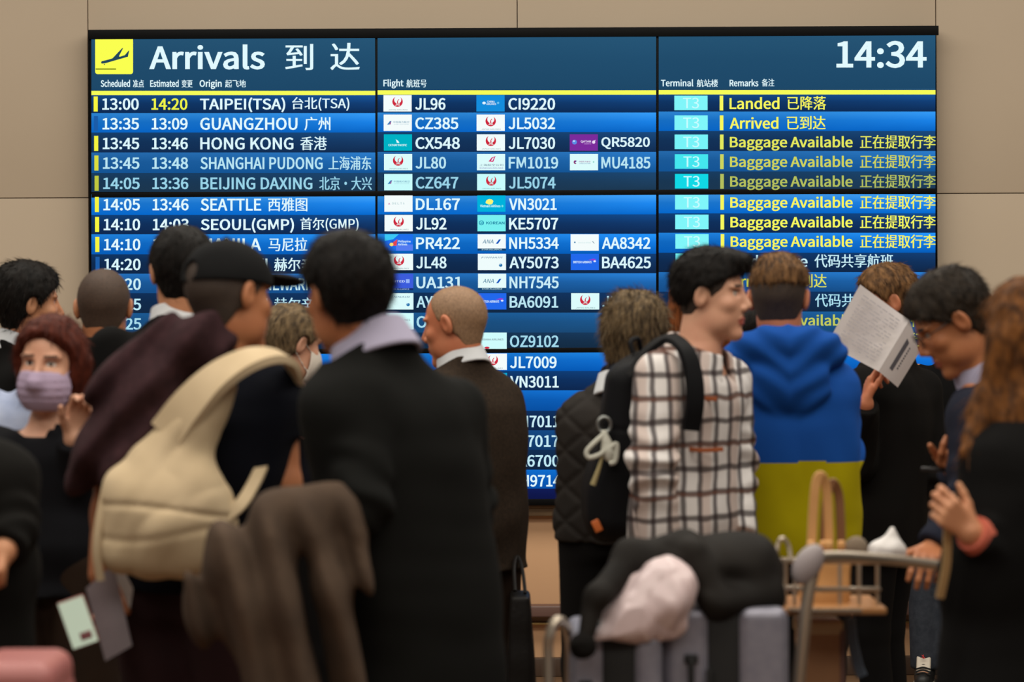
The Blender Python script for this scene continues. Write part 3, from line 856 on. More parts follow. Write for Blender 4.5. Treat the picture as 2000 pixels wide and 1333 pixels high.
    def build_body(s, h=.0045, brow=None, lips=None):
        lo, hi = s.bounds()
        if brow is None: brow = mat('brow_dark', (36, 28, 24), .8)
        mats = [mat(s.skin, {'skin_warm': (196, 140, 104), 'skin_tan': (178, 116, 78), 'skin_pale': (208, 158, 130), 'skin_red': (196, 126, 92)}.get(s.skin, (190, 135, 100)), .5,
                    noise=(14, {'skin_warm': (184, 122, 88), 'skin_tan': (164, 100, 66), 'skin_pale': (198, 142, 116), 'skin_red': (184, 106, 74)}.get(s.skin, (180, 120, 90)), .22), bump=(160, .06, .002)),
                mat('lips', lips or (166, 88, 76), .45), mat('eye_white', (214, 208, 200), .2), mat('iris_dark', (30, 20, 16), .15), brow]
        def mi(c):
            q = s.H(c); x, y, z = np.abs(q[:, 0]), q[:, 1], q[:, 2]
            m = np.zeros(len(c), np.int32)
            m[(((x / .024) ** 2 + ((z + .065) / .0135) ** 2) < 1) & (y > .078) & (z > -.085)] = 1
            ey = (((x - .031) / .0125) ** 2 + ((z - .013) / .0062) ** 2 < 1) & (y > .06)
            m[ey] = 2
            m[ey & (((x - .031) ** 2 + (z - .013) ** 2) < .0058 ** 2)] = 3
            m[(np.abs(z - .0345 + (x - .03) * .02) < .0042) & (x > .013) & (x < .050) & (y > .045)] = 4
            m[(np.abs(z - .0205) < .0018) & (x > .018) & (x < .046) & (y > .055)] = 4
            return m
        ob = sdf_object('person', s.body_sdf(), lo, hi, h, mats, None, mi)
        ob.location = s.o; ob.rotation_euler = (0, 0, s.yaw)
        tag(ob, s.label, 'person')
        s.body = ob
        return ob
    # ---- clothing
    def garment(s, name, m, off=.022, top=None, hem=None, sleeves=1.0, flare=.02, folds=.006, seed=1, h=.007, n=2.4, waist=1.06, thick=.016,
                front_drop=.05, neck=.070, extra=None, mi_fn=None, arms='LR', shoulder=.062, detail=None, hood=None, cut=None, cuff=0.0, el_folds=.006, sl_k=.016, nr=.118, ntilt=.55):
        prof = s.torso_prof(off, flare=flare, waist=waist, gar=True); thick = thick * .62; shoulder = shoulder - .004
        hemz = s.hips[2] - .10 if hem is None else (s.L(*hem)[2] if isinstance(hem, tuple) else hem)
        nbt = s.nb[2] + (.012 if top is None else top)
        if hemz < prof[0][0]:
            r0 = prof[0]; prof = [(hemz - .03, r0[1], r0[2], r0[3] + flare * .7, r0[4] + flare * .5)] + prof
        lo, hi = s.bounds(.16); lo[2] = max(0.0, hemz - .05); hi[2] = s.nb[2] + .22
        def fn(p):
            z = p[:, 2]
            fo = folds * (ridge(p, 5.5, seed) + .6 * wav(p, 11, seed + 3))
            d = loft(p, prof, n) + fo
            for k in arms:
                sh, e, w = s.arm_pts(k)
                d = smin(d, sph(p, sh + A(0, 0, -.005), shoulder), .075)
                up = unit(e - sh)
                if sleeves > 0:
                    # sleeve folds gather at the elbow
                    en = e if sleeves > .5 else sh + (e - sh) * sleeves * 2
                    t = (p - e.astype(np.float32)) @ unit(w - sh).astype(np.float32)
                    ef = el_folds * np.sin(t * 95 + 3 * wav(p, 8, seed + 5)) * np.exp(-(t / .10) ** 2)
                    a1 = cap(p, sh, en, .052 * s.width + thick, .045 + thick + (.006 if sleeves < .5 else 0)) + ef + fo * .6
                    if sleeves <= .5:
                        a1 = smax(a1, (p - en.astype(np.float32)) @ up.astype(np.float32), .006)
                        d = smin(d, a1, .022)
                    else:
                        ew = e + (w - e) * (.985 if sleeves >= 1 else (sleeves - .5) * 2)
                        fa = unit(w - e)
                        a2 = cap(p, e, ew + fa * .03, .046 + thick, .034 + thick * .9 + cuff) + ef + fo * .5
                        a2 = smax(a2, (p - ew.astype(np.float32)) @ fa.astype(np.float32), .006)
                        aa = smin(a1, a2, .02); d = smin(d, aa, sl_k)
                # cut under the arm stays soft thanks to the small blend
            d = smax(d, hemz - z + .006 * wav(p, 9, seed + 9), .008)
            # neck opening: sloping cut, lower in front
            nn = unit([0, ntilt, .83]).astype(np.float32)
            q0 = p - (s.nb + A(0, -.035, .03 + (0 if top is None else top))).astype(np.float32)
            reg = np.maximum(-(q0 @ nn), np.sqrt(q0[:, 0] ** 2 + (q0[:, 1] - .02) ** 2) - nr)
            d = smax(d, -reg, .012)
            d = smax(d, p[:, 2] - (s.nb[2] + .085), .01)
            if extra is not None: d = extra(p, d)
            if detail is not None: d = d + detail(p)
            if cut is not None: d = cut(p, d)
            return d
        o = sdf_object(name, fn, lo, hi, h, m, s.body, mi_fn)
        return o
    def collar(s, name, m, r=.066, z0=-.01, z1=.05, t=.005, tilt=20, seed=3, flare=.18, gap=None, shift=(0, -.012, 0)):
        """band standing round the neck, higher at the nape"""
        c = s.nb + np.asarray(shift)
        ax = unit(s.hw((0, -.022, -.05)) - s.nb)
        R = rot(-tilt, 0, 0)
        def fn(p):
            q = (p - c.astype(np.float32)) @ R
            rr = r + (-(q[:, 2] - z1)) * flare
            k = np.sqrt((q[:, 0] / 1.0) ** 2 + (q[:, 1] / 1.06) ** 2)
            d = np.abs(k - rr) - t
            d = smax(d, np.maximum(z0 - q[:, 2], q[:, 2] - z1), .006)
            if gap is not None:
                a = np.arctan2(q[:, 0], q[:, 1]); d = np.maximum(d, (gap - np.abs(a)) * r)
            return d
        return sdf_object(name, fn, c - .16, c + .16, .0035, m, s.body, one=False)
    def trousers(s, m, h=.010, off=.018, seed=2, name='trousers', top=.02, cuffz=.05, leg=1.0):
        prof = s.torso_prof(off * .7)
        lo, hi = s.bounds(.1); lo[2] = .02; hi[2] = s.hips[2] + .18
        def fn(p):
            fo = .005 * ridge(p, 6, seed)
            d = loft(p, prof) + fo
            d = smax(d, p[:, 2] - (s.hips[2] + top), .01)
            for k, sg in (('L', -1), ('R', 1)):
                hj = s.hips + np.array([sg * .088, 0, -.06])
                d = smin(d, cap(p, hj, s.kn[k], (.084 + off) * leg, (.056 + off) * leg) + fo, .03)
                d = smin(d, cap(p, s.kn[k], s.an[k] + A(0, 0, -.05), (.056 + off) * leg, (.048 + off) * leg) + fo * 1.4, .02)
            d = smax(d, cuffz - p[:, 2], .006)
            return d
        return sdf_object(name, fn, lo, hi, h, m, s.body)
    def shoes(s, m, h=.007, sole=None):
        for k, sg in (('L', -1), ('R', 1)):
            a = s.an[k]
            def fn(p, a=a):
                d = cap(p, a + A(0, -.035, -.035), a + A(0, .145, -.052), .043, .032)
                d = smin(d, cap(p, a + A(0, -.01, 0), a + A(0, .05, -.04), .045, .036), .02)
                d = smax(d, .002 - p[:, 2], .004)
                so = rbox(p, (a[0], a[1] + .055, .013), (.046, .140, .012), .011)
                return np.minimum(d, so)
            mi = (lambda c: (c[:, 2] < .024).astype(np.int32)) if sole else None
            sdf_object('shoe', fn, a + A(-.09, -.13, -.10), a + A(.09, .24, .08), h, [m, sole] if sole else m, s.body, mi)
    def hair(s, m, kind='short', thick=(.010, .014, .022), nape=-.078, front=None, h=.0045, seed=5, clump=.004, strands=2600, slen=.018, fall=.72, name='hair', side=0.0, extra=None, ear_cut=True, bumpf=30, wisp=.0008):
        """cap of hair grown off the skull with a hairline; thick = at nape, ear level, crown"""
        fz = [-.12, -.07, -.035, -.005, .02, .045, .065, .085, .12]
        fy = front or [-.06, -.045, -.032, .004, .030, .052, .078, .092, .10]
        def fn(p):
            q = s.H(p)
            x, y, z = q[:, 0], q[:, 1], q[:, 2]
            th = np.interp(z, [-.07, 0, .06, .13], [thick[0], thick[1], (thick[1] + thick[2]) / 2, thick[2]])
            d = skull(q) - th
            st = q * A(1.0, .45, .45)
            d = d + clump * wav(st, bumpf, seed) + clump * .5 * wav(q * A(1, .5, .5), bumpf * 2.3, seed + 1)
            g = y - np.interp(z, fz, fy) + .004 * wav(q, 40, seed + 2)
            d = smax(d, g, .010)
            d = smax(d, nape - z + .004 * wav(q, 45, seed + 4), .010)
            if ear_cut:
                sq = np.stack([np.abs(x), y, z], 1)
                d = smax(d, -ell(sq, (.088, -.008, -.004), (.026, .024, .036)), .006)
            if extra is not None: d = extra(q, d)
            return d * s.hs
        c = s.hc
        V, Q = solid(fn, c + (A(-.26, -.26, -.40) if extra is not None else A(-.17, -.17, -.17)), c + A(.26, .26, .24) if extra is not None else c + .20, h)
        V, Q = biggest(V, Q)
        Fs = [tuple(int(i) for i in f) for f in Q]
        Vs = [V]; n0 = len(V)
        if strands:
            r = np.random.default_rng(seed + 100)
            # vertex normals by face accumulation
            fnm = np.cross(V[Q[:, 2]] - V[Q[:, 0]], V[Q[:, 3]] - V[Q[:, 1]])
            vn = np.zeros_like(V)
            for j in range(4): np.add.at(vn, Q[:, j], fnm)
            vn /= nrm(vn)[:, None] + 1e-12
            pick = r.integers(0, len(V), strands)
            b, nn = V[pick], vn[pick]
            down = np.array([0, -.25, -1.0]) @ s.HR.T
            tang = down - nn * (nn @ down)[:, None]
            tang /= nrm(tang)[:, None] + 1e-9
            dirs = nn * (1 - fall) + tang * fall + r.normal(size=(strands, 3)) * .16
            dirs /= nrm(dirs)[:, None]
            ln = slen * r.uniform(.5, 1.2, strands)[:, None]
            side_ = np.cross(dirs, r.normal(size=(strands, 3))); side_ /= nrm(side_)[:, None]
            w = wisp
            b0 = b - nn * .004
            midp = b0 + dirs * ln * .6 + tang * ln * .08
            tip = b0 + dirs * ln + tang * ln * .3
            SV = np.stack([b0 - side_ * w, b0 + side_ * w, midp + side_ * w * .8, midp - side_ * w * .8, tip], 1).reshape(-1, 3)
            Vs.append(SV)
            for i in range(strands):
                a = n0 + i * 5
                Fs.append((a, a + 1, a + 2, a + 3)); Fs.append((a + 3, a + 2, a + 4))
        me = mesh_from(name, np.concatenate(Vs), Fs, True)
        return link(name, me, m, s.body)

def hairmat(name, c1, c2, rough=.42):
    return mat(name, c1, max(rough, .58), noise=(70, c2, .16), bump=(180, .35, .002), stretch=(1.6, .6, .35), spec=.10)
def cloth(name, c1, c2=None, rough=.9, sc=220, st=.25, sheen=.0, nsc=6):
    return mat(name, c1, rough, noise=(nsc, c2 or tuple(int(v * .82) for v in c1), .25), bump=(sc, st, .0015), sheen=sheen, spec=.10)
# ------------------------------------------------------------------ fabrics and hair used by the crowd
H_BLACK = hairmat('hair_black', (15, 13, 12), (26, 22, 20))
H_DARK = hairmat('hair_dark_brown', (26, 21, 17), (46, 38, 31))
H_FADE = mat('hair_fade', (32, 26, 23), .7, noise=(400, (70, 54, 44), .2), bump=(500, .3, .001))
H_BUZZ = mat('hair_buzz', (44, 33, 27), .7, noise=(420, (84, 62, 48), .22), bump=(500, .4, .001))
H_GREY = hairmat('hair_grey_brown', (58, 47, 35), (118, 98, 72))
H_AUB = hairmat('hair_auburn', (74, 38, 18), (120, 66, 32))
H_RED = hairmat('hair_red_brown', (58, 24, 18), (88, 40, 28))
H_LONG = hairmat('hair_chestnut', (58, 34, 17), (116, 72, 34))
H_BRN = hairmat('hair_brown', (58, 40, 26), (120, 86, 54))
H_SILV = mat('hair_thin_grey', (112, 84, 62), .6, noise=(260, (158, 124, 94), .25), bump=(300, .35, .0015), stretch=(1.5, .6, .4))
BLACKC = cloth('cloth_black', (15, 14, 14)); SUITC = cloth('cloth_charcoal', (19, 19, 18), (16, 16, 15))
NAVY = cloth('cloth_navy', (13, 15, 24)); WHITEC = cloth('cloth_white', (206, 206, 208), (196, 198, 204))
LAV = cloth('cloth_lavender', (170, 164, 186), (158, 152, 176))
TWEED = cloth('cloth_tweed', (54, 43, 34), (38, 31, 25), nsc=120)
MAROON = cloth('cloth_maroon', (64, 42, 46), (44, 29, 32), nsc=30)
MARP = cloth('cloth_maroon_trousers', (50, 31, 33), (40, 26, 28))
DKTR = cloth('cloth_dark_trousers', (18, 16, 16)); DENIM = cloth('cloth_dark_denim', (60, 64, 72), (44, 48, 56), nsc=40)
BLKSHOE = mat('shoe_leather', (20, 18, 17), .4)
BRNT = cloth('cloth_brown_dark', (46, 33, 25), (36, 27, 21))

def dress(p, top='jacket', m=BLACKC, tr=DKTR, **k):
    p.garment(top, m, **k)
    p.trousers(tr)
    p.shoes(BLKSHOE)

# --- suit man with a coat over his arm (front row, middle)
suit = Person('person in a black suit with a lavender shirt collar, coat over the arm', 6.0, 760, 48, 452, (728, 702, 0), (805, 1130, 0), head=(676, 580, 0), hyaw=34, pitch=-3, roll=-4, hs=1.0, width=1.10,
              shoulders={'L': (706, 786, -.12), 'R': (888, 800, .14)}, arms={'L': dict(e=(712, 985, -.22), w=(585, 1010, -.12), hand=dict(fwd=(-.2, 1, -.2), curl=60)), 'R': dict(e=(915, 985, .16), w=(880, 1180, .30))}, skin='skin_tan')
suit.build_body()
suit.hair(H_BLACK, thick=(.004, .016, .026), strands=3200, slen=.024, front=[-.06, -.045, -.038, -.012, .012, .040, .072, .088, .10], nape=-.062)
suit.garment('suit_jacket', SUITC, off=.030, hem=-.02 + .62, thick=.022, folds=.006, seed=11, flare=.03, neck=.07)
suit.collar('shirt_collar', LAV, r=.074, z0=-.005, z1=.072, tilt=24, t=.006, flare=.28)
suit.trousers(DKTR); suit.shoes(BLKSHOE)

# --- person with black cap, navy shirt, maroon sweater over the shoulders
capm = Person('person in a black cap and navy T-shirt, maroon sweater over one shoulder', 6.5, 400, -25, 470, (436, 716, 0), (375, 1090, 0), head=(451, 586, 0), hyaw=-46, pitch=-4, roll=-6, hs=1.03, width=1.06,
              shoulders={'R': (536, 765, -.02), 'L': (296, 752, .05)}, arms={'R': dict(e=(553, 945, -.04), w=(520, 1040, .20)), 'L': dict(e=(222, 945, -.02), w=(196, 1120, -.06), hand=dict(fwd=(.1, .25, -1), palm=(0, -1, 0), curls=(40, 40, 45, 45), thumb=45))}, skin='skin_tan')
capm.build_body()
capm.hair(H_FADE, thick=(.002, .0045, .006), strands=0, clump=.001, nape=-.075, front=[-.06, -.045, -.03, .006, .035, .055, .07, .08, .09], h=.004)
def cap_fn(p):
    q = capm.H(p)
    d = ell(q, (0, -.010, .040), (.091, .112, .098))
    d = np.maximum(d, -ell(q, (0, -.010, .030), (.082, .102, .092)))
    d = smax(d, .030 + .10 * (-q[:, 1]) * .35 - q[:, 2], .004)
    d = smax(d, -cap(q, (0, -.13, .058), (0, -.10, .058), .022, .022), .003)
    br = ell(q, (0, .120, .044), (.074, .075, .026)); br = smax(br, -ell(q, (0, .115, .024), (.092, .09, .0385)), .003); br = smax(br, .088 - q[:, 1], .004)
    return smin(d, br, .004) * capm.hs
co = sdf_object('cap', cap_fn, capm.hc - .2, capm.hc + .27, .0038, cloth('cap_cotton', (24, 24, 25), (18, 18, 19)), capm.body)
sdf_object('button', lambda p: ell(capm.H(p), (0, -.010, .139), (.008, .008, .005)), capm.hw((0, -.01, .139)) - .02, capm.hw((0, -.01, .139)) + .02, .002, MATS['cap_cotton'], co)
capm.garment('tshirt', NAVY, off=.026, hem=(375, 1150, 0), sleeves=.26, thick=.030, folds=.007, seed=21, flare=.03)
def draped(p):
    w = [capm.L(*c).astype(np.float32) for c in ((428, 652, -.07), (365, 672, -.10), (270, 760, -.08), (205, 880, -.08), (165, 935, -.06), (300, 760, -.15), (225, 900, -.14))]
    d = cap(p, w[0], w[1], .034, .058)
    d = smin(d, cap(p, w[1], w[2], .068, .090), .05)
    d = smin(d, cap(p, w[2], w[3], .085, .080), .05)
    d = smin(d, cap(p, w[3], w[4], .070, .045), .04)
    d = smin(d, cap(p, w[5], w[6], .050, .055), .05)
    q = p @ capm.R.T.astype(np.float32)
    u = q[:, 0] * .75 - q[:, 2] * .66
    return d + 0.016 * np.sin(u * 70 + 2.2 * wav(p, 5, 31)) * .8 + .006 * wav(p, 9, 32)
sdf_object('draped_sweater', draped, capm.L(440, 620, 0) * 0 + A(-.55, -.45, .9), A(.35, .4, 1.65), .006, MAROON, capm.body)
capm.trousers(MARP, leg=1.25); capm.shoes(BLKSHOE)

# --- tall person with white collar behind the cap
p = Person('tall black-haired person with white collar, behind the person in the cap', 7.9, 345, 12, 443, (345, 648, 0), (335, 1020, 0), head=(354, 537, 0), hyaw=14, pitch=-2, hs=1.0, width=1.02)
p.build_body(); p.hair(H_BLACK, thick=(.006, .014, .022), strands=1800, slen=.02)
p.garment('suit_jacket', BLACKC, off=.026, hem=.70, seed=41, h=.009, top=.0); p.collar('shirt_collar', WHITEC, r=.066, z0=.0, z1=.070, tilt=14)
p.trousers(DKTR, h=.014); p.shoes(BLKSHOE, h=.009)

# --- far left: black suit in profile
p = Person('black-haired person in a black suit in profile at the far left edge', 9.2, 30, -62, 515, (36, 692, 0), (20, 970, 0), head=(58, 598, 0), hyaw=-66, pitch=-2, hs=1.03, width=1.0)
p.build_body(); p.hair(H_BLACK, thick=(.010, .018, .030), strands=2600, slen=.03)
p.garment('suit_jacket', BLACKC, off=.026, hem=.70, seed=51, h=.008); p.collar('shirt_collar', WHITEC, r=.069, z0=-.005, z1=.066, tilt=20)
p.trousers(DKTR, h=.014); p.shoes(BLKSHOE, h=.009)

# --- cropped hair, dark jacket
p = Person('person with closely cropped hair and dark jacket seen from behind', 8.6, 205, 0, 520, (205, 702, 0), (205, 1000, 0), head=(203, 606, 0), hyaw=2, pitch=-6, hs=1.0, width=1.04, skin='skin_tan')
p.build_body(); p.hair(H_BUZZ, thick=(.002, .005, .007), strands=1200, slen=.007, fall=.2, clump=.0008, nape=-.088, wisp=.0008)
p.garment('jacket', cloth('cloth_dark_camo', (26, 28, 28), (44, 48, 46), nsc=18), off=.028, hem=.78, seed=61, h=.008, thick=.022); p.collar('collar', MATS['cloth_dark_camo'], r=.074, z0=-.02, z1=.05, tilt=18, t=.008)
p.trousers(DKTR, h=.014); p.shoes(BLKSHOE, h=.009)

# --- woman in a lavender mask facing the camera
mask = Person('person with red-brown hair and lavender face mask facing the camera, hand at the chin', 7.2, 98, 176, 632, (96, 838, 0), (100, 1060, 0), head=(98, 716, -.02), hyaw=168, pitch=-4, roll=-3, hs=.95, width=.86, fem=True, skin='skin_pale',
              arms={'L': dict(e=(168, 1000, -.03), w=(146, 858, -.14), hand=dict(fwd=(-.22, .1, 1), palm=(-.5, .85, 0), curls=(38, 45, 50, 55), thumb=40)), 'R': dict(e=(22, 1020, -.0), w=(18, 1150, .10))})
mask.build_body(h=.004, brow=mat('brow_soft', (90, 62, 50), .8))
def mh(q, d):
    s_ = np.stack([np.abs(q[:, 0]), q[:, 1], q[:, 2]], 1)
    d = smin(d, cap(s_, (.079, -.02, .01), (.078, -.02, -.085), .030, .022), .03)
    d = smin(d, cap(q, (0, -.06, -.02), (0, -.06, -.10), .070, .050), .03)
    return d + .003 * wav(q * A(1, 1, .3), 60, 8)
mask.hair(H_RED, thick=(.012, .022, .024), strands=2200, slen=.03, fall=.8, front=[.03, .03, .03, .03, .034, .046, .058, .072, .095], nape=-.10, ear_cut=False, extra=mh)
def fmask(p):
    q = mask.H(p)
    d = ell(q, (0, .030, -.052), (.070, .078, .080))
    d = smin(d, cap(q, (0, .095, -.005), (0, .112, -.035), .012, .016), .02)
    d = np.abs(d - .003) - .003
    d = smax(d, np.maximum(q[:, 2] - (-.002 - .10 * np.abs(q[:, 0])), -.115 - q[:, 2]), .004)
    d = smax(d, .030 - q[:, 1] + .25 * (np.abs(q[:, 2] + .05)), .004)
    d = d + .0006 * np.sin(q[:, 2] * 300) * (np.abs(q[:, 2] + .058) < .032)
    s_ = np.stack([np.abs(q[:, 0]), q[:, 1], q[:, 2]], 1)
    loop = np.minimum(cap(s_, (.066, .045, -.015), (.080, -.02, .02), .0022, .0022), cap(s_, (.062, .045, -.085), (.080, -.02, -.03), .0022, .0022))
    return np.minimum(d, loop) * mask.hs
sdf_object('face_mask', fmask, mask.hc - .16, mask.hc + .16, .0035, mat('mask_lavender', (172, 152, 178), .8, bump=(300, .15, .001)), mask.body)
mask.garment('sweater', cloth('cloth_black_knit', (20, 20, 24), (15, 15, 18)), off=.024, hem=(98, 1165, 0), seed=71, thick=.022, top=-.034, flare=.03, ntilt=.12, nr=.10)
mask.trousers(BRNT, leg=1.1); mask.shoes(BLKSHOE)

# --- left edge: dark coat, and pale jacket behind it
p = Person('person in a long dark coat cut off by the left edge of the photo', 5.8, -130, 8, 600, (-140, 850, 0), (-130, 1120, 0), head=(-200, 720, .02), hs=.95, width=1.0, fem=True,
           shoulders={'R': (-2, 925, 0)}, arms={'R': dict(e=(18, 1030, -.06), w=(6, 1076, -.14), hand=dict(fwd=(-.05, -.55, -.8), curl=70, size=.72))})
p.build_body(h=.006); p.hair(H_DARK, strands=0, h=.008)
p.garment('coat', cloth('cloth_brown_black', (18, 16, 14), (14, 13, 12)), off=.035, hem=.30, seed=81, thick=.026, flare=.05)
p.trousers(DKTR, h=.014); p.shoes(BLKSHOE, h=.009)
p = Person('person in a pale blue and navy jacket mostly cut off by the left edge', 7.6, -70, -10, 600, (-62, 768, 0), (-60, 1050, 0), head=(-125, 690, .0), hs=.93, width=.98)
p.build_body(h=.008); p.hair(H_DARK, strands=0, h=.009)
p.garment('jacket', [cloth('cloth_pale_blue', (172, 178, 200), (140, 150, 178), nsc=14), cloth('cloth_blue_navy', (42, 50, 72))], off=.03, hem=.85, seed=91, thick=.026,
          mi_fn=lambda c: ((c[:, 0] - c[:, 2] * .2) > -.17 + .1 * 0).astype(np.int32) * ((np.abs((c[:, 0] * 1.0 + (c[:, 2] - 1.3) * 1.0) - .27) < .05)).astype(np.int32))
p.trousers(DKTR, h=.014); p.shoes(BLKSHOE, h=.009)

# --- short grey-haired person between cap and suit
p = Person('short grey-haired person with a mask strap, between the cap and the suit', 8.8, 570, -50, 605, (556, 778, 0), (560, 1010, 0), head=(572, 676, 0), hyaw=-56, pitch=-14, hs=.95, width=.92, skin='skin_pale',
           shoulders={'R': (622, 800, -.08)})
p.build_body(); p.hair(H_GREY, thick=(.010, .016, .022), strands=2000, slen=.022)
def mk2(q_):
    q = p.H(q_)
    d = np.abs(ell(q, (0, .030, -.052), (.070, .078, .080)) - .003) - .003
    d = smax(d, np.maximum(q[:, 2] - .0, -.115 - q[:, 2]), .004); d = smax(d, .035 - q[:, 1], .004)
    lp = np.minimum(cap(q, (.066, .045, -.02), (.084, -.028, .03), .0025, .0025), cap(q, (.062, .045, -.085), (.080, -.030, -.026), .0025, .0025))
    lp = np.minimum(lp, cap(q, (.084, -.028, .03), (.080, -.030, -.026), .0025, .0025))
    return np.minimum(d, lp) * p.hs
sdf_object('face_mask', mk2, p.hc - .16, p.hc + .16, .0035, mat('mask_white', (206, 196, 184), .8), p.body, one=False)
p.garment('jacket', cloth('cloth_ink', (24, 24, 32)), off=.026, hem=.80, seed=95, h=.008); p.collar('collar', MATS['cloth_ink'], r=.074, z0=-.02, z1=.06, tilt=20, t=.008)
def shawl(q_):
    a, b, c = [p.L(*v).astype(np.float32) for v in ((580, 762, -.19), (592, 795, -.24), (598, 840, -.24))]
    d = smin(cap(q_, a, b, .032, .050), cap(q_, b, c, .050, .034), .03)
    return d + .004 * wav(q_, 16, 5)
sdf_object('shawl', shawl, p.L(590, 800, -.18) - .22, p.L(590, 800, -.18) + .22, .006, cloth('cloth_pink', (206, 158, 166), (190, 142, 152)), p.body)
p.trousers(DKTR, h=.014); p.shoes(BLKSHOE, h=.009)

# --- balding older person in a tweed jacket
bald = Person('balding older person in a brown tweed jacket looking left, in front of the middle screens', 8.9, 925, 40, 562, (902, 722, 0), (916, 1010, 0), head=(886, 637, 0), hyaw=66, pitch=-10, hs=1.03, width=1.05, skin='skin_red',
              shoulders={'R': (960, 766, .08), 'L': (862, 768, -.10)}, arms={'R': dict(e=(956, 915, .06), w=(984, 1050, .02), hand=dict(fwd=(.05, -.1, -1), curls=(60, 65, 65, 60), thumb=30)), 'L': dict(e=(862, 940, -.10), w=(840, 1050, .05))})
bald.build_body(h=.004, brow=mat('brow_grey', (150, 120, 98), .8))
bald.hair(H_SILV, thick=(.003, .004, .0025), strands=2200, slen=.013, fall=.75, clump=.001, wisp=.0006, front=[-.06, -.045, -.035, .000, .022, .030, .040, .045, .05])
bald.garment('tweed_jacket', TWEED, off=.030, hem=.74, seed=101, thick=.024, flare=.03, folds=.008); bald.collar('shirt_collar', WHITEC, r=.070, z0=-.005, z1=.062, tilt=24)
bald.trousers(BRNT); bald.shoes(BLKSHOE)

# --- quilted jacket
ql = Person('person with tousled grey-brown hair in a dark quilted jacket seen from behind', 8.3, 1200, -14, 575, (1228, 758, 0), (1214, 1010, 0), head=(1240, 660, 0), hyaw=-28, pitch=-8, roll=4, hs=1.0, width=1.02, skin='skin_tan',
            shoulders={'L': (1154, 806, .0), 'R': (1300, 800, -.06)}, arms={'L': dict(e=(1164, 935, -.02), w=(1184, 1005, .22)), 'R': dict(e=(1290, 940, .0), w=(1260, 1020, .22))})
ql.build_body()
ql.hair(H_GREY, thick=(.014, .020, .026), strands=3200, slen=.030, fall=.6, clump=.007, nape=-.088, bumpf=24)
def quilt(p):
    u, v = (p[:, 0] * .8 + p[:, 2]) / .105, (p[:, 0] * .8 - p[:, 2]) / .105
    du, dv = np.abs(u - np.round(u)), np.abs(v - np.round(v))
    return .006 * np.exp(-(np.minimum(du, dv) / .10) ** 2)
ql.garment('quilted_jacket', cloth('cloth_quilt', (46, 41, 38), (36, 33, 31), rough=.7), off=.036, hem=(1190, 1058, 0), seed=111, thick=.030, flare=.02, h=.006, detail=quilt, folds=.004)
ql.collar('scarf', cloth('cloth_scarf_navy', (24, 26, 36)), r=.072, z0=-.03, z1=.055, tilt=18, t=.011)
ql.collar('hood_lining', WHITEC, r=.090, z0=-.045, z1=.028, tilt=20, t=.007, gap=2.2)
ql.trousers(DKTR); ql.shoes(BLKSHOE)

# --- auburn woman and dark-haired person deeper in
p = Person('person with long auburn hair standing behind the person in the plaid shirt', 9.2, 1366, 6, 522, (1368, 700, 0), (1368, 980, 0), head=(1366, 604, 0), hs=.98, width=.9, fem=True)
p.build_body(h=.006)
def ah(q, d):
    d = smin(d, ell(q, (0, -.055, -.06), (.125, .075, .13)), .04)
    d = smin(d, ell(q, (0, -.055, -.16), (.128, .055, .10)), .04)
    return d + .006 * wav(q * A(1, .5, .2), 40, 5)
p.hair(H_AUB, thick=(.012, .028, .03), strands=1500, slen=.03, fall=.85, ear_cut=False, nape=-.2, extra=ah, front=[.0] * 4 + [.03, .05, .07, .09, .1])
p.garment('coat', cloth('cloth_ochre', (92, 62, 24), (70, 46, 20)), off=.026, hem=.6, seed=121, h=.010); p.trousers(DKTR, h=.014); p.shoes(BLKSHOE, h=.009)
p = Person('dark-haired person glimpsed between the plaid shirt and the blue hoodie', 9.7, 1466, 0, 596, (1466, 735, 0), (1466, 960, 0), head=(1464, 655, 0), hs=.92, width=.85, fem=True)
p.build_body(h=.006); p.hair(H_BLACK, thick=(.012, .016, .02), strands=800, nape=-.1, ear_cut=False)
p.garment('jacket', BLACKC, off=.024, hem=.7, seed=122, h=.010); p.trousers(DKTR, h=.014); p.shoes(BLKSHOE, h=.009)

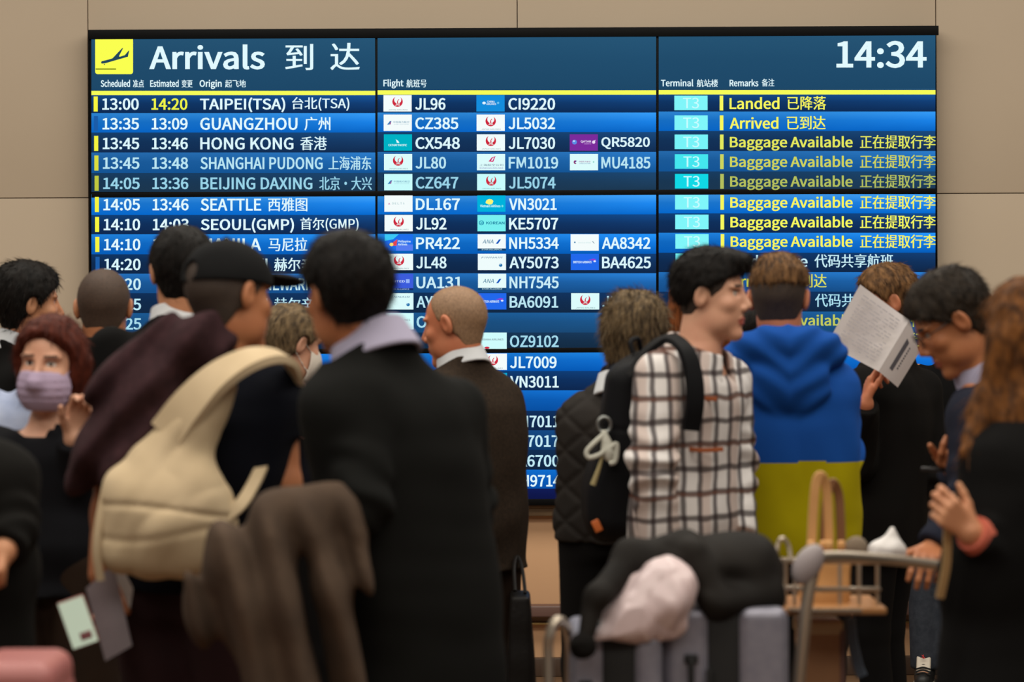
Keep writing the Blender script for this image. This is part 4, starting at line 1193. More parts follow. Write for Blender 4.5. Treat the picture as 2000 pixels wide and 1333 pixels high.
# --- plaid shirt
def plaid_mat():
    m = bpy.data.materials.new('cloth_plaid'); m.use_nodes = True
    nt = m.node_tree; N = nt.nodes; b = N['Principled BSDF']; Lk = nt.links.new
    b.inputs['Roughness'].default_value = .85; b.inputs['Specular IOR Level'].default_value = .2
    tc = N.new('ShaderNodeTexCoord')
    nz = N.new('ShaderNodeTexNoise'); nz.inputs['Scale'].default_value = 7; Lk(tc.outputs['Object'], nz.inputs['Vector'])
    wm = N.new('ShaderNodeVectorMath'); wm.operation = 'MULTIPLY_ADD'; Lk(nz.outputs['Color'], wm.inputs[0]); wm.inputs[1].default_value = (.03, .03, .03); Lk(tc.outputs['Object'], wm.inputs[2])
    def stripe(vec, period, width, off):
        d = N.new('ShaderNodeVectorMath'); d.operation = 'DOT_PRODUCT'; Lk(wm.outputs[0], d.inputs[0]); d.inputs[1].default_value = vec
        a = N.new('ShaderNodeMath'); a.operation = 'MULTIPLY_ADD'; Lk(d.outputs['Value'], a.inputs[0]); a.inputs[1].default_value = 1 / period; a.inputs[2].default_value = off
        f = N.new('ShaderNodeMath'); f.operation = 'FRACT'; Lk(a.outputs[0], f.inputs[0])
        s = N.new('ShaderNodeMath'); s.operation = 'SUBTRACT'; Lk(f.outputs[0], s.inputs[0]); s.inputs[1].default_value = .5
        ab = N.new('ShaderNodeMath'); ab.operation = 'ABSOLUTE'; Lk(s.outputs[0], ab.inputs[0])
        mr = N.new('ShaderNodeMapRange'); mr.interpolation_type = 'SMOOTHSTEP'; Lk(ab.outputs[0], mr.inputs[0])
        mr.inputs[1].default_value = width / period * .5 + .05; mr.inputs[2].default_value = width / period * .5 - .04; mr.inputs[3].default_value = 0; mr.inputs[4].default_value = 1
        return mr.outputs[0]
    u = (-.5, .866, 0); z = (0, 0, 1)
    col = None
    def over(prev, fac, c, k):
        mx = N.new('ShaderNodeMix'); mx.data_type = 'RGBA'
        mm = N.new('ShaderNodeMath'); mm.operation = 'MULTIPLY'; Lk(fac, mm.inputs[0]); mm.inputs[1].default_value = k
        Lk(mm.outputs[0], mx.inputs[0])
        if prev is None: mx.inputs[6].default_value = (*lin((214, 208, 206)), 1)
        else: Lk(prev, mx.inputs[6])
        mx.inputs[7].default_value = (*lin(c), 1)
        return mx.outputs[2]
    col = over(None, stripe(u, .092, .030, .2), (188, 160, 148), .55)
    col = over(col, stripe(u, .046, .013, .25), (44, 34, 40), .82)
    col = over(col, stripe(z, .066, .015, .1), (48, 36, 38), .82)
    col = over(col, stripe(z, .132, .008, .32), (120, 72, 50), .5)
    Lk(col, b.inputs['Base Color'])
    bn = N.new('ShaderNodeBump'); bn.inputs['Strength'].default_value = .3; bn.inputs['Distance'].default_value = .002
    n2 = N.new('ShaderNodeTexNoise'); n2.inputs['Scale'].default_value = 250; Lk(tc.outputs['Object'], n2.inputs['Vector']); Lk(n2.outputs[0], bn.inputs['Height']); Lk(bn.outputs[0], b.inputs['Normal'])
    return m
PLAID = plaid_mat()
pl = Person('young person in a white and black plaid overshirt, facing right', 7.7, 1350, -118, 485, (1364, 706, 0), (1335, 1010, 0), head=(1392, 581, 0), hyaw=-108, pitch=-2, hs=.97, width=.98, skin='skin_pale',
            shoulders={'R': (1286, 735, -.19), 'L': (1420, 745, .16)}, arms={'R': dict(e=(1274, 905, -.25), w=(1288, 1060, -.21), hand=dict(fwd=(.3, .1, -1), curl=45)), 'L': dict(e=(1430, 920, .16), w=(1440, 1050, .05))})
pl.build_body(h=.004, lips=(176, 96, 88))
pl.hair(H_FADE, thick=(.002, .004, .003), strands=0, clump=.0008, nape=-.07, name='faded_sides', front=[-.06, -.045, -.03, .010, .042, .055, .06, .06, .06])
def quiff(q, d):
    return smin(d, ell(q, (0, .060, .104), (.055, .055, .030)), .03)
pl.hair(H_BLACK, thick=(-.01, .012, .028), strands=2600, slen=.026, clump=.005, nape=-.035, front=[-.1, -.08, -.06, -.04, .000, .040, .076, .098, .11], extra=quiff)
pl.garment('plaid_overshirt', PLAID, off=.036, hem=(1335, 1062, 0), thick=.032, seed=131, flare=.035, folds=.008, h=.006, cuff=.006, el_folds=.009, sl_k=.005)
pl.collar('shirt_collar', PLAID, r=.082, z0=-.02, z1=.052, tilt=22, t=.007, gap=.35, flare=.5)
def pocket(name, pts, t, m):
    mb_ = MB(); n_ = pl.dirL(.25, -1, 0)
    mb_.ribbon([pl.L(*c) for c in pts], [n_] * len(pts), t[0], t[1]); return mb_.build(name, m, pl.body)
ORG = mat('tape_rust', (150, 78, 40), .8)
pocket('pocket_tape', [(1336, 876, -.17), (1372, 880, -.185), (1412, 878, -.165)], (.012, .006), ORG)
pocket('pocket_tape', [(1368, 778, -.165), (1400, 780, -.165)], (.012, .006), ORG)
pl.trousers(DKTR); pl.shoes(BLKSHOE)

# --- blue and yellow hoodie
hd = Person('person in a blue and yellow hoodie seen from behind with a faded haircut', 8.15, 1540, 0, 492, (1530, 694, 0), (1548, 1000, 0), head=(1521, 588, 0), hyaw=-10, pitch=-3, hs=1.0, width=1.0, skin='skin_red',
            shoulders={'L': (1432, 748, 0), 'R': (1628, 750, 0)}, arms={'L': dict(e=(1424, 900, .0), w=(1475, 905, .22), hand=dict(curl=40)), 'R': dict(e=(1640, 888, .0), w=(1590, 900, .22), hand=dict(curl=40))})
hd.build_body()
hd.hair(H_FADE, thick=(.002, .0045, .004), strands=0, clump=.0008, nape=-.08, name='faded_sides', front=[-.06, -.045, -.03, .010, .042, .055, .06, .06, .06])
hd.hair(H_BRN, thick=(-.02, .006, .024), strands=2600, slen=.022, clump=.004, nape=.044, front=[-.1, -.08, -.06, .0, .030, .055, .080, .095, .11], name='hair')
BLUE = cloth('cloth_blue', (26, 80, 162), (22, 70, 148)); YEL = cloth('cloth_yellow', (178, 164, 12), (164, 150, 10))
zc_ = hd.L(1548, 899, 0)[2]
def hoodx(p, d):
    c = hd.nb + A(0, -.045, -.005)
    q = (p - c.astype(np.float32)) @ rot(-24, 0, 0)
    rr = np.sqrt((q[:, 0] / 1.28) ** 2 + ((q[:, 1] + .015) / 1.0) ** 2)
    t_ = np.sqrt((rr - .100) ** 2 + (q[:, 2] * .8) ** 2) - .040
    hb = ell(p, hd.nb + A(.005, -.135, -.085), (.118, .050, .095), rot(12, 0, 0))
    hb = smin(hb, ell(p, hd.nb + A(0, -.10, .0), (.10, .055, .05)), .04)
    f_ = .0035 * np.sin((p[:, 2] - np.abs(p[:, 0] - hd.nb[0]) * .75) * 85 + 1.6 * wav(p, 7, 9))
    hh = smin(t_, hb, .035) + f_
    return smin(d, hh, .012)
hd.garment('hoodie', [BLUE, YEL], off=.032, hem=(1548, 1096, 0), thick=.032, seed=141, flare=.030, folds=.008, h=.0055, extra=hoodx, mi_fn=lambda c: (c[:, 2] < zc_ + .003 * np.sin(c[:, 0] * 30)).astype(np.int32), el_folds=.010)
hd.trousers(DKTR); hd.shoes(BLKSHOE)

# --- person reading a paper
doc = Person('person in a black jacket holding a folded paper up in front of the face', 9.6, 1722, 62, 525, (1734, 700, 0), (1726, 1000, 0), head=(1728, 594, 0), hyaw=98, pitch=-6, hs=1.0, width=1.02, skin='skin_red',
             shoulders={'L': (1685, 758, -.12), 'R': (1800, 760, .10)}, arms={'L': dict(e=(1672, 905, -.22), w=(1690, 790, -.36), hand=dict(fwd=(.32, -.05, 1), palm=(.4, -.6, 0), curls=(30, 46, 52, 55), thumb=30, size=.92)), 'R': dict(e=(1815, 930, .05), w=(1770, 950, .25))}, stance=.07)
doc.build_body()
doc.hair(H_BRN, thick=(.006, .010, .024), strands=2400, slen=.026, clump=.006)
doc.garment('jacket', cloth('cloth_black_coat', (18, 15, 14), (14, 13, 12)), off=.034, hem=(1750, 1085, 0), seed=151, thick=.028, flare=.03)
doc.trousers(DKTR, leg=.88); doc.shoes(BLKSHOE)

# --- jeans and sneakers by the wall
jn = Person('person in dark jeans and black and white sneakers by the wall', 11.62, 1826, 168, 580, (1868, 716, 0), (1832, 905, 0), head=(1872, 655, 0), hs=.92, width=.9, stance=.05)
jn.build_body(h=.006); jn.hair(H_BLACK, strands=0, h=.008)
jn.garment('jacket', BLACKC, off=.026, hem=(1830, 985, 0), seed=161, h=.009, ntilt=.12, nr=.09)
jn.trousers(DENIM, cuffz=.07, leg=1.0)
jn.shoes(mat('sneaker_black', (28, 27, 26), .5), sole=mat('sneaker_white', (200, 190, 172), .5))
for k in 'LR':
    a = jn.an[k]
    tg = sdf_object('sneaker_tongue', lambda p, a=a: rbox(p, a + A(0, .075, .020), (.030, .010, .050), .009, rot(35, 0, 0)), a + A(-.07, -.02, -.06), a + A(.07, .16, .10), .004, mat('sneaker_tongue_white', (196, 184, 168), .6), jn.body)
    mbx = MB(); c_ = a + np.array([0, .0955, .034]); Rt = rot(35, 0, 0)
    for (x, z, w_, h_, ang) in ((0, .014, .006, .006, 0), (0, .002, .005, .018, 20), (-.006, -.008, .004, .016, -35), (.007, -.006, .004, .014, 50), (.008, .010, .004, .014, 40)):
        mbx.box(c_ + Rt @ np.array([x * .6, .0, z * .6 + .012]), (w_ * .6, .003, h_ * .6), R=Rt @ rot(0, ang, 0), bev=.001)
    mbx.build('sneaker_emblem', mat('emblem_red', (196, 44, 40), .6), tg)
    ml = MB()
    for q in range(4): ml.tube([a + np.array([-.030, .085 + q * .018, .004 - q * .009]), a + np.array([0, .09 + q * .018, .012 - q * .009]), a + np.array([.030, .085 + q * .018, .004 - q * .009])], .0035, 6)
    ml.build('shoelace', mat('lace_black', (22, 22, 22), .8), jn.body)

# --- person with glasses bending over a phone
gl = Person('person with glasses and navy suit bowing the head over a phone', 7.4, 1935, 72, 540, (1925, 748, 0), (1965, 1060, 0), head=(1858, 634, -.02), hyaw=92, pitch=-33, hs=1.02, width=1.02, skin='skin_tan',
            shoulders={'L': (1905, 812, -.16), 'R': (1935, 805, .16)}, arms={'L': dict(e=(1888, 985, -.22), w=(1822, 1072, -.30), hand=dict(fwd=(-1, -.05, -.20), palm=(-.25, .2, -1), curls=(25, 34, 38, 42), thumb=55, spread=.09)),
                                                                         'R': dict(e=(1915, 965, .10), w=(1862, 916, -.02), hand=dict(fwd=(-1, -.1, .15), palm=(.1, -.3, 1), curls=(40, 45, 50, 50), thumb=40))})
gl.build_body(h=.004)
gl.hair(H_DARK, thick=(.004, .014, .028), strands=2800, slen=.024, clump=.006, nape=-.072, front=[-.06, -.045, -.034, -.004, .024, .050, .080, .096, .11])
gm = MB()
for sg in (-1, 1):
    gm.tube([gl.hw((sg * (.031 + .022 * math.cos(t)), .098 - abs(.022 * math.cos(t)) * .15, .010 + .017 * math.sin(t))) for t in np.linspace(0, 2 * math.pi, 17)], .0016, 6)
    gm.tube([gl.hw((sg * .053, .094, .016)), gl.hw((sg * .074, .060, .016)), gl.hw((sg * .080, .01, .018)), gl.hw((sg * .080, -.018, .022)), gl.hw((sg * .079, -.032, .0))], .0018, 6)
gm.tube([gl.hw((-.010, .102, .014)), gl.hw((0, .106, .018)), gl.hw((.010, .102, .014))], .0016, 6)
gm.build('eyeglasses', mat('glasses_black', (18, 16, 16), .3), gl.body)
gl.garment('suit_jacket', cloth('cloth_navy_suit', (34, 36, 48), (26, 28, 40)), off=.030, hem=.62, seed=171, thick=.024, flare=.03)
gl.collar('shirt_collar', LAV, r=.070, z0=-.005, z1=.064, tilt=26)
gl.trousers(DKTR); gl.shoes(BLKSHOE)

# --- long-haired person at the right edge
lh = Person('person with long chestnut hair and black coat at the right edge, hands raised in front', 6.2, 2030, 42, 540, (2032, 806, 0), (2030, 1110, 0), head=(2006, 664, 0), hyaw=34, hs=.98, width=.95, fem=True, skin='skin_warm',
            shoulders={'L': (1978, 880, -.10), 'R': (2110, 880, .10)}, arms={'L': dict(e=(1972, 1090, -.14), w=(1896, 1040, -.22), hand=dict(fwd=(-.72, .25, .60), palm=(.5, .8, .2), curls=(48, 58, 66, 70), thumb=40, size=.84)), 'R': dict(e=(2080, 1070, .10), w=(1960, 1010, .10))})
lh.build_body(h=.0045)
def lhx(q, d):
    d = smin(d, ell(q, (0, -.045, -.06), (.105, .085, .15)), .05)
    d = smin(d, ell(q, (-.01, -.06, -.20), (.125, .070, .13)), .05)
    d = smin(d, cap(q, (-.078, -.01, .0), (-.115, .01, -.16), .035, .034), .04)
    d = smin(d, cap(q, (-.115, .01, -.15), (-.190, -.01, -.25), .036, .022), .03)
    d = smin(d, cap(q, (-.06, -.07, -.2), (-.10, -.07, -.33), .040, .016), .03)
    d = smin(d, cap(q, (.03, -.08, -.2), (.02, -.09, -.34), .050, .02), .03)
    return d + .004 * wav(q * A(1, 1, .12), 46, 15) + .0025 * wav(q * A(1, 1, .12), 120, 16)
lh.hair(H_LONG, thick=(.014, .022, .026), strands=3500, slen=.05, fall=.92, ear_cut=False, nape=-.25, extra=lhx, front=[.01] * 4 + [.02, .045, .07, .09, .10], h=.0045)
lh.garment('coat', BLACKC, off=.030, hem=.25, seed=181, thick=.022, flare=.14, folds=.008, sleeves=.93)
lh.trousers(DKTR, h=.014); lh.shoes(BLKSHOE, h=.009)
mbx = MB(); w_ = lh.wr['L']; f_ = unit(lh.wr['L'] - lh.el['L'])
mbx.tube([w_ - f_ * .055, w_ - f_ * .030, w_ - f_ * .004], [.040, .044, .040], 20)
mbx.build('cuff', cloth('cloth_coral', (196, 106, 86), (178, 90, 74)), lh.body)
# ------------------------------------------------------------------ bags, coats, cart, luggage
def rebase(o, base=None):
    """put the origin of a finished world-space mesh at its base"""
    me = o.data; co = np.empty(len(me.vertices) * 3, np.float32); me.vertices.foreach_get('co', co); co = co.reshape(-1, 3)
    if base is None: base = np.array([(co[:, 0].min() + co[:, 0].max()) / 2, (co[:, 1].min() + co[:, 1].max()) / 2, co[:, 2].min()])
    me.transform(Matrix.Translation(Vector([-float(v) for v in base]))); o.location = base
    return o
def under(o, root):
    """child built in world space -> keeps its place under the root"""
    me = o.data; me.transform(Matrix.Translation(-root.location)); o.location = (0, 0, 0); o.parent = root
    return o
def wsdf(name, fn, pts, pad, h, m, mi_fn=None, one=True):
    pts = np.array(pts); return sdf_object(name, fn, pts.min(0) - pad, pts.max(0) + pad, h, m, None, mi_fn, one)
def f32(*a): return [np.asarray(v, np.float32) for v in a]

# cream backpack on the back of the person in the cap
CREAM = cloth('canvas_cream', (206, 184, 152), (190, 168, 136), nsc=9, sc=300, st=.35, sheen=.0)
c1, c2, c3, c4 = f32(P(330, 1020, 6.25), P(372, 880, 6.27), P(250, 955, 6.25), P(430, 800, 6.27))
def bag1(p):
    d = ell(p, c1, (.158, .085, .135))
    d = smin(d, rbox(p, P(325, 1030, 6.26), (.140, .066, .115), .055), .03)
    d = smin(d, cap(p, P(262, 965, 6.26), P(395, 960, 6.26), .050, .050), .05)
    d = smin(d, cap(p, c1, P(385, 830, 6.28), .09, .042), .05)
    d = smin(d, cap(p, P(300, 900, 6.28), P(395, 800, 6.28), .055, .040), .05)
    d = smin(d, cap(p, P(385, 830, 6.28), P(440, 752, 6.27), .042, .022), .05)
    d = smin(d, cap(p, P(228, 945, 6.25), P(228, 1070, 6.25), .026, .030), .04)
    f = .009 * ridge(p, 7, 201, (1, 1, .8)) + .004 * wav(p, 15, 202)
    z = P(0, 1005, 6.2)[2]
    d = d + f + .006 * np.exp(-((p[:, 2] - z + .02 * np.sin(p[:, 0] * 9)) / .006) ** 2)
    z2 = P(0, 1045, 6.2)[2]
    return d + .004 * np.exp(-((p[:, 2] - z2 + .015 * np.sin(p[:, 0] * 14 + 1)) / .008) ** 2)
bp = empty('backpack', P(330, 1140, 6.27)); tag(bp, 'cream canvas backpack slung on the navy T-shirt of the person in the cap', 'backpack')
under(wsdf('bag', bag1, [P(195, 1140, 6.25), P(470, 780, 6.27)], .12, .0055, CREAM), bp)
mb = MB()
mb.ribbon([P(325, 850, 6.245), P(370, 790, 6.235), P(430, 733, 6.235), P(500, 698, 6.26), P(552, 700, 6.34), P(578, 735, 6.44), P(585, 790, 6.52)],
          [(-.2, -1, .3), (-.2, -1, .4), (-.2, -.8, .7), (0, -.5, 1), (.4, -.2, 1), (.9, 0, .6), (1, 0, .2)], [.10, .095, .088, .082, .070, .052, .045], .022)
under(mb.build('shoulder_strap', CREAM), bp)
mb = MB()
mb.ribbon([P(440, 1010, 6.22), P(470, 985, 6.24), P(495, 945, 6.30), P(520, 890, 6.40)], [(0, -1, .1)] * 4, .030, .010)
under(mb.build('lower_strap', CREAM), bp)
mb = MB()
mb.ribbon([P(205, 960, 6.23), P(193, 1020, 6.22), P(188, 1080, 6.22), P(196, 1135, 6.23)], [(-.2, -1, 0)] * 4, .020, .006)
under(mb.build('hanging_strap', CREAM), bp)

# papers and phone in the hand below
def slab(name, quad, t, m, parent=None, sub=None, bend=0.0):
    """thin sheet with thickness t through four world points (clockwise)"""
    q = [np.asarray(v, float) for v in quad]; n = 8; V = []; Fc = []
    nn = unit(np.cross(q[1] - q[0], q[3] - q[0]))
    for side in (0, 1):
        for i in range(n + 1):
            for j in range(n + 1):
                u, v = i / n, j / n
                pt = (q[0] * (1 - u) + q[1] * u) * (1 - v) + (q[3] * (1 - u) + q[2] * u) * v
                V.append(pt + nn * (t * (side - .5) + bend * math.sin(math.pi * u)))
    M = (n + 1) ** 2; ix = lambda s, i, j: s * M + i * (n + 1) + j
    for i in range(n):
        for j in range(n):
            Fc.append((ix(1, i, j), ix(1, i + 1, j), ix(1, i + 1, j + 1), ix(1, i, j + 1))); Fc.append((ix(0, i, j), ix(0, i, j + 1), ix(0, i + 1, j + 1), ix(0, i + 1, j)))
        for a, b in (((0, i, 0), (0, i + 1, 0)), ((0, i + 1, n), (0, i, n)), ((0, 0, i + 1), (0, 0, i)), ((0, n, i), (0, n, i + 1))):
            Fc.append((ix(*a), ix(*b), ix(1, *b[1:]), ix(1, *a[1:])))
    mb_ = MB(); mb_.add(V, Fc); return mb_.build(name, m, parent, True, 40)
fo = empty('document_folder', P(215, 1292, 6.33)); tag(fo, 'grey document folder with a white sheet in the hand below the cream backpack', 'folder')
under(slab('cover', [P(168, 1150, 6.33), P(222, 1102, 6.33), P(258, 1262, 6.33), P(206, 1292, 6.33)], .004, mat('folder_grey', (150, 140, 146), .35, noise=(8, (128, 118, 124), .2)), bend=-.006), fo)
under(slab('sheet', [P(212, 1098, 6.34), P(228, 1088, 6.34), P(260, 1150, 6.34), P(254, 1190, 6.34)], .002, mat('paper_white', (214, 210, 208), .7)), fo)
def phone(name_label, cx, cy, Y, w, h, ang, tilt, scrcol, casecol, rz=0):
    r = empty('phone', P(cx, cy, Y)); tag(r, name_label, 'phone')
    R_ = rot(0, 0, rz) @ rot(0, ang, 0) @ rot(tilt, 0, 0)
    mb_ = MB(); mb_.box((0, 0, 0), (w, .009, h), R=R_, bev=.004); mb_.build('case', mat('case_' + str(casecol), casecol, .4), r)
    if scrcol:
        m = bpy.data.materials.new('phone_glow'); m.use_nodes = True
        b = m.node_tree.nodes['Principled BSDF']; b.inputs['Base Color'].default_value = (.02, .02, .02, 1); b.inputs['Roughness'].default_value = .15
        b.inputs['Emission Color'].default_value = (*lin(scrcol), 1); b.inputs['Emission Strength'].default_value = .9
        mb_ = MB(); mb_.box(R_ @ np.array([0, -.0052, 0]), (w * .92, .0015, h * .95), R=R_, bev=.0006); s_ = mb_.build('display', m, r)
        mb_ = MB(); mb_.box(R_ @ np.array([w * .12, -.0064, -h * .30]), (w * .42, .0008, h * .16), R=R_, bev=.0003); mb_.build('picture', mat('picture_rose', (150, 96, 100), .4), s_)
    return r
phone('phone with a pale lit screen and rosy case, held low below the cream backpack', 153, 1216, 6.24, .064, .112, -19, 0, (186, 196, 172), (150, 84, 76))
phone('dark phone with a silver edge held by the person with glasses', 1826, 918, 7.32, .075, .012, 4, 20, None, (46, 44, 46), 0)

# pink suitcase at the lower left
PINK = mat('suitcase_pink', (172, 108, 104), .45, noise=(4, (156, 94, 92), .2))
sc_ = empty('suitcase', (P(40, 1333, 5.3)[0], 5.3, 0)); tag(sc_, 'pink hard suitcase standing at the lower left corner', 'suitcase')
b0 = P(40, 1333, 5.3); zt = P(60, 1306, 5.1)[2]
def psc(p):
    d = rbox(p, (b0[0], 5.3, (zt + .07) / 2), (.083, .14, (zt - .07) / 2), .035)
    return d - .003 * np.cos(p[:, 0] * 220) * (np.abs(p[:, 2] - zt / 2) < zt / 2 - .06)
under(wsdf('shell', psc, [(b0[0] - .1, 5.14, .06), (b0[0] + .1, 5.46, zt)], .04, .007, PINK), sc_)
for sx in (-1, 1):
    for sy in (-1, 1):
        mb = MB(); mb.tube([(b0[0] + sx * .07 - .012, 5.3 + sy * .10, .035), (b0[0] + sx * .07 + .012, 5.3 + sy * .10, .035)], .034, 16, sub=1)
        mb.box((b0[0] + sx * .07, 5.3 + sy * .10, .068), (.03, .03, .03), bev=.004)
        under(mb.build('wheel', mat('wheel_black', (22, 22, 24), .5)), sc_)

# taupe coat over the forearm of the person in the suit
TAUPE = cloth('cloth_taupe', (86, 70, 58), (66, 54, 46), nsc=10)
def coatfn(p):
    w = f32(P(560, 1022, 5.72), P(648, 1000, 5.76), P(455, 1110, 5.70), P(425, 1200, 5.72), P(520, 1180, 5.68), P(560, 1420, 5.70), P(650, 1150, 5.72), P(668, 1400, 5.76), P(470, 1240, 5.72))
    d = cap(p, w[0], w[1], .055, .055)
    d = smin(d, cap(p, w[0], w[2], .060, .075), .04)
    d = smin(d, cap(p, w[2], w[3], .075, .050), .04)
    d = smin(d, cap(p, w[3], w[8], .05, .055), .04)
    d = smin(d, cap(p, w[0], w[4], .06, .070), .05)
    d = smin(d, cap(p, w[4], w[5], .070, .085), .05)
    d = smin(d, cap(p, w[1], w[6], .055, .055), .04)
    d = smin(d, cap(p, w[6], w[7], .055, .040), .04)
    u = p[:, 0] * 1.0 + .25 * p[:, 2]
    fo_ = .020 * np.sin(u * 62 + 1.6 * wav(p * A(1, 1, .4), 5, 211)) + .006 * wav(p * A(1, 1, .4), 14, 212)
    return d + fo_ * np.clip((P(0, 950, 5.7)[2] - p[:, 2]) / .10, .1, 1)
o = wsdf('coat', coatfn, [P(365, 930, 5.7), P(720, 1450, 5.7)], .12, .006, TAUPE)
rebase(o); tag(o, 'taupe coat folded over the forearm of the person in the suit', 'coat')

# dark bag in the hand of the balding person
tb = empty('tote_bag', P(1022, 1420, 8.8)); tag(tb, 'dark tall tote bag hanging from the hand of the person in tweed', 'bag')
BAGB = mat('bag_black', (26, 23, 22), .5, bump=(60, .3, .004), spec=.15)
def bagf(p):
    a, b = f32(P(1012, 1150, 8.8), P(1020, 1390, 8.8))
    d = rbox(p, (a + b) / 2, (.052, .13, .20), .03)
    t = np.clip((p[:, 2] - b[2]) / (a[2] - b[2]), 0, 1)
    return d + .022 * t + .005 * wav(p, 9, 221)
under(wsdf('bag', bagf, [P(960, 1120, 8.7), P(1070, 1420, 8.95)], .08, .007, BAGB), tb)
for dy in (-.05, .05):
    mb = MB(); mb.tube([P(1006, 1155, 8.8 + dy), P(1004, 1110, 8.84 + dy * .6), P(1010, 1088, 8.88 + dy * .2), P(1020, 1112, 8.84 + dy * .6), P(1026, 1160, 8.8 + dy)], .006, 8)
    under(mb.build('handle', BAGB), tb)

# black backpack of the person in plaid
bk = empty('backpack', P(1200, 1060, 7.72)); tag(bk, 'black backpack on the back of the person in plaid', 'backpack')
NYL = cloth('nylon_black', (20, 20, 23), (16, 16, 18), rough=.6)
def bkf(p):
    q = (p - P(1222, 880, 7.74).astype(np.float32)) @ rot(0, 7, 0)
    d = rbox(q, (0, 0, 0), (.078, .15, .245), .06)
    d = smin(d, ell(q, (-.035, 0, -.12), (.07, .13, .13)), .04)
    d = smin(d, ell(q, (.02, 0, .20), (.06, .12, .08)), .04)
    return d + .006 * wav(p, 8, 231) + .004 * np.exp(-((q[:, 2] - .06) / .006) ** 2)
under(wsdf('pack', bkf, [P(1140, 660, 7.6), P(1265, 1080, 7.9)], .10, .006, NYL), bk)
mb = MB(); mb.ribbon([P(1232, 735, 7.55), P(1262, 688, 7.54), P(1305, 662, 7.52), P(1338, 682, 7.46), P(1356, 735, 7.44), P(1358, 790, 7.44), P(1350, 840, 7.46)],
                     [(-.8, -.3, .5), (-.5, -.3, .9), (0, -.4, 1), (.5, -.8, .6), (.3, -1, .2), (.2, -1, 0), (.2, -1, 0)], .052, .016)
under(mb.build('shoulder_strap', NYL), bk)
mb = MB(); mb.tube([P(1236, 690, 7.70), P(1232, 668, 7.71), P(1246, 662, 7.74), P(1252, 684, 7.76)], .007, 8); under(mb.build('top_handle', NYL), bk)
mb = MB(); mb.box(P(1166, 1028, 7.60), (.022, .008, .034), R=rot(0, -25, 0), bev=.003); under(mb.build('zip_tag', mat('tag_orange', (190, 96, 40), .6)), bk)
kc = empty('key_charm', P(1175, 950, 7.56)); tag(kc, 'pale cord charm and ring hanging on the black backpack', 'charm')
CORD = mat('cord_pale', (186, 184, 172), .7, bump=(200, .3, .002))
mb = MB(); t = np.linspace(0, 2 * math.pi, 17); mb.tube([P(1180 + 13 * math.cos(a), 830 + 15 * math.sin(a), 7.58) for a in t], .0045, 8); under(mb.build('ring', mat('ring_steel', (150, 152, 150), .3, metal=.9)), kc)
def knot(p):
    d = cap(p, P(1180, 846, 7.565), P(1188, 880, 7.56), .010, .016)
    d = smin(d, ell(p, P(1190, 885, 7.56), (.020, .016, .026)), .01)
    return d + .003 * wav(p, 60, 5)
under(wsdf('knot', knot, [P(1165, 835, 7.56), P(1205, 915, 7.56)], .03, .003, CORD), kc)
mb = MB(); mb.tube([P(1178, 850, 7.56), P(1160, 866, 7.55), P(1146, 882, 7.55), P(1150, 894, 7.55), P(1168, 890, 7.55), P(1186, 878, 7.55)], .007, 8); mb.tube([P(1188, 880, 7.55), P(1204, 868, 7.55), P(1202, 900, 7.55), P(1190, 906, 7.55)], .007, 8)
under(mb.build('loop', CORD), kc)
mb = MB(); mb.tube([P(1176, 893, 7.555), P(1168, 920, 7.555), P(1158, 948, 7.555)], [.004, .006, .008], 8); under(mb.build('tassel', mat('tassel_straw', (152, 138, 98), .8)), kc)

# ---- luggage cart: deck, wheels, uprights, handle bar, basket
STEEL = mat('steel_brushed', (186, 172, 156), .32, metal=.75); PLAS = mat('plastic_grey', (150, 140, 142), .5); RUB = MATS['wheel_black']
ct = empty('luggage_cart', (P(1350, 620, 6.3)[0], 6.3, 0)); tag(ct, 'steel airport luggage cart with wire basket, loaded with silver suitcases', 'luggage cart')
def px(x, Y): return P(x, 1200, Y)[0]
mb = MB(); xa, xb = px(1085, 6.3), px(1620, 6.4)
for yy in (5.98, 6.2, 6.42, 6.64): mb.tube([(xa, yy, .21), (xb, yy, .21)], .014, 8, sub=1)
for xx in np.linspace(xa, xb, 6): mb.tube([(xx, 5.98, .21), (xx, 6.64, .21)], .014, 8, sub=1)
mb.box(((xa + xb) / 2, 6.31, .228), (xb - xa, .66, .008), bev=.002)
under(mb.build('deck', STEEL), ct)
for xx, yy in ((xa + .05, 6.03), (xa + .05, 6.6), (xb - .02, 6.0), (xb - .02, 6.62)):
    mb = MB(); mb.tube([(xx, yy - .016, .075), (xx, yy + .016, .075)], .075, 20, sub=1); wl = under(mb.build('wheel', RUB), ct)
    mb = MB(); mb.box((xx, yy, .165), (.03, .05, .08), bev=.004); under(mb.build('fork', STEEL), ct)
mb = MB(); mb.tube([P(1588, 1118, 6.24), P(1576, 1180, 6.24), P(1560, 1333, 6.25), (px(1545, 6.27), 6.27, .5), (xb, 6.28, .22)], .0145, 12); under(mb.build('upright', STEEL), ct)
mb = MB(); mb.tube([P(1866, 1110, 6.58), P(1886, 1150, 6.58), P(1890, 1333, 6.58), (px(1885, 6.58), 6.58, .30), (px(1860, 6.58), 6.59, .215), (xb, 6.6, .21)], .0145, 12); under(mb.build('upright', STEEL), ct)
mb = MB(); mb.tube([P(1580, 1090, 6.24), P(1640, 1087, 6.29), P(1740, 1094, 6.40), P(1840, 1106, 6.55), P(1868, 1110, 6.58)], .0125, 12); under(mb.build('handle_bar', STEEL), ct)
def paddle(p):
    return ell(p, P(1578, 1103, 6.235), (.031, .022, .050), rot(0, 32, 0))
under(wsdf('end_cap', paddle, [P(1545, 1060, 6.23), P(1612, 1145, 6.23)], .04, .004, PLAS), ct)
mb = MB(); xs1, xs2 = (1517, 6.45), (1716, 6.6)
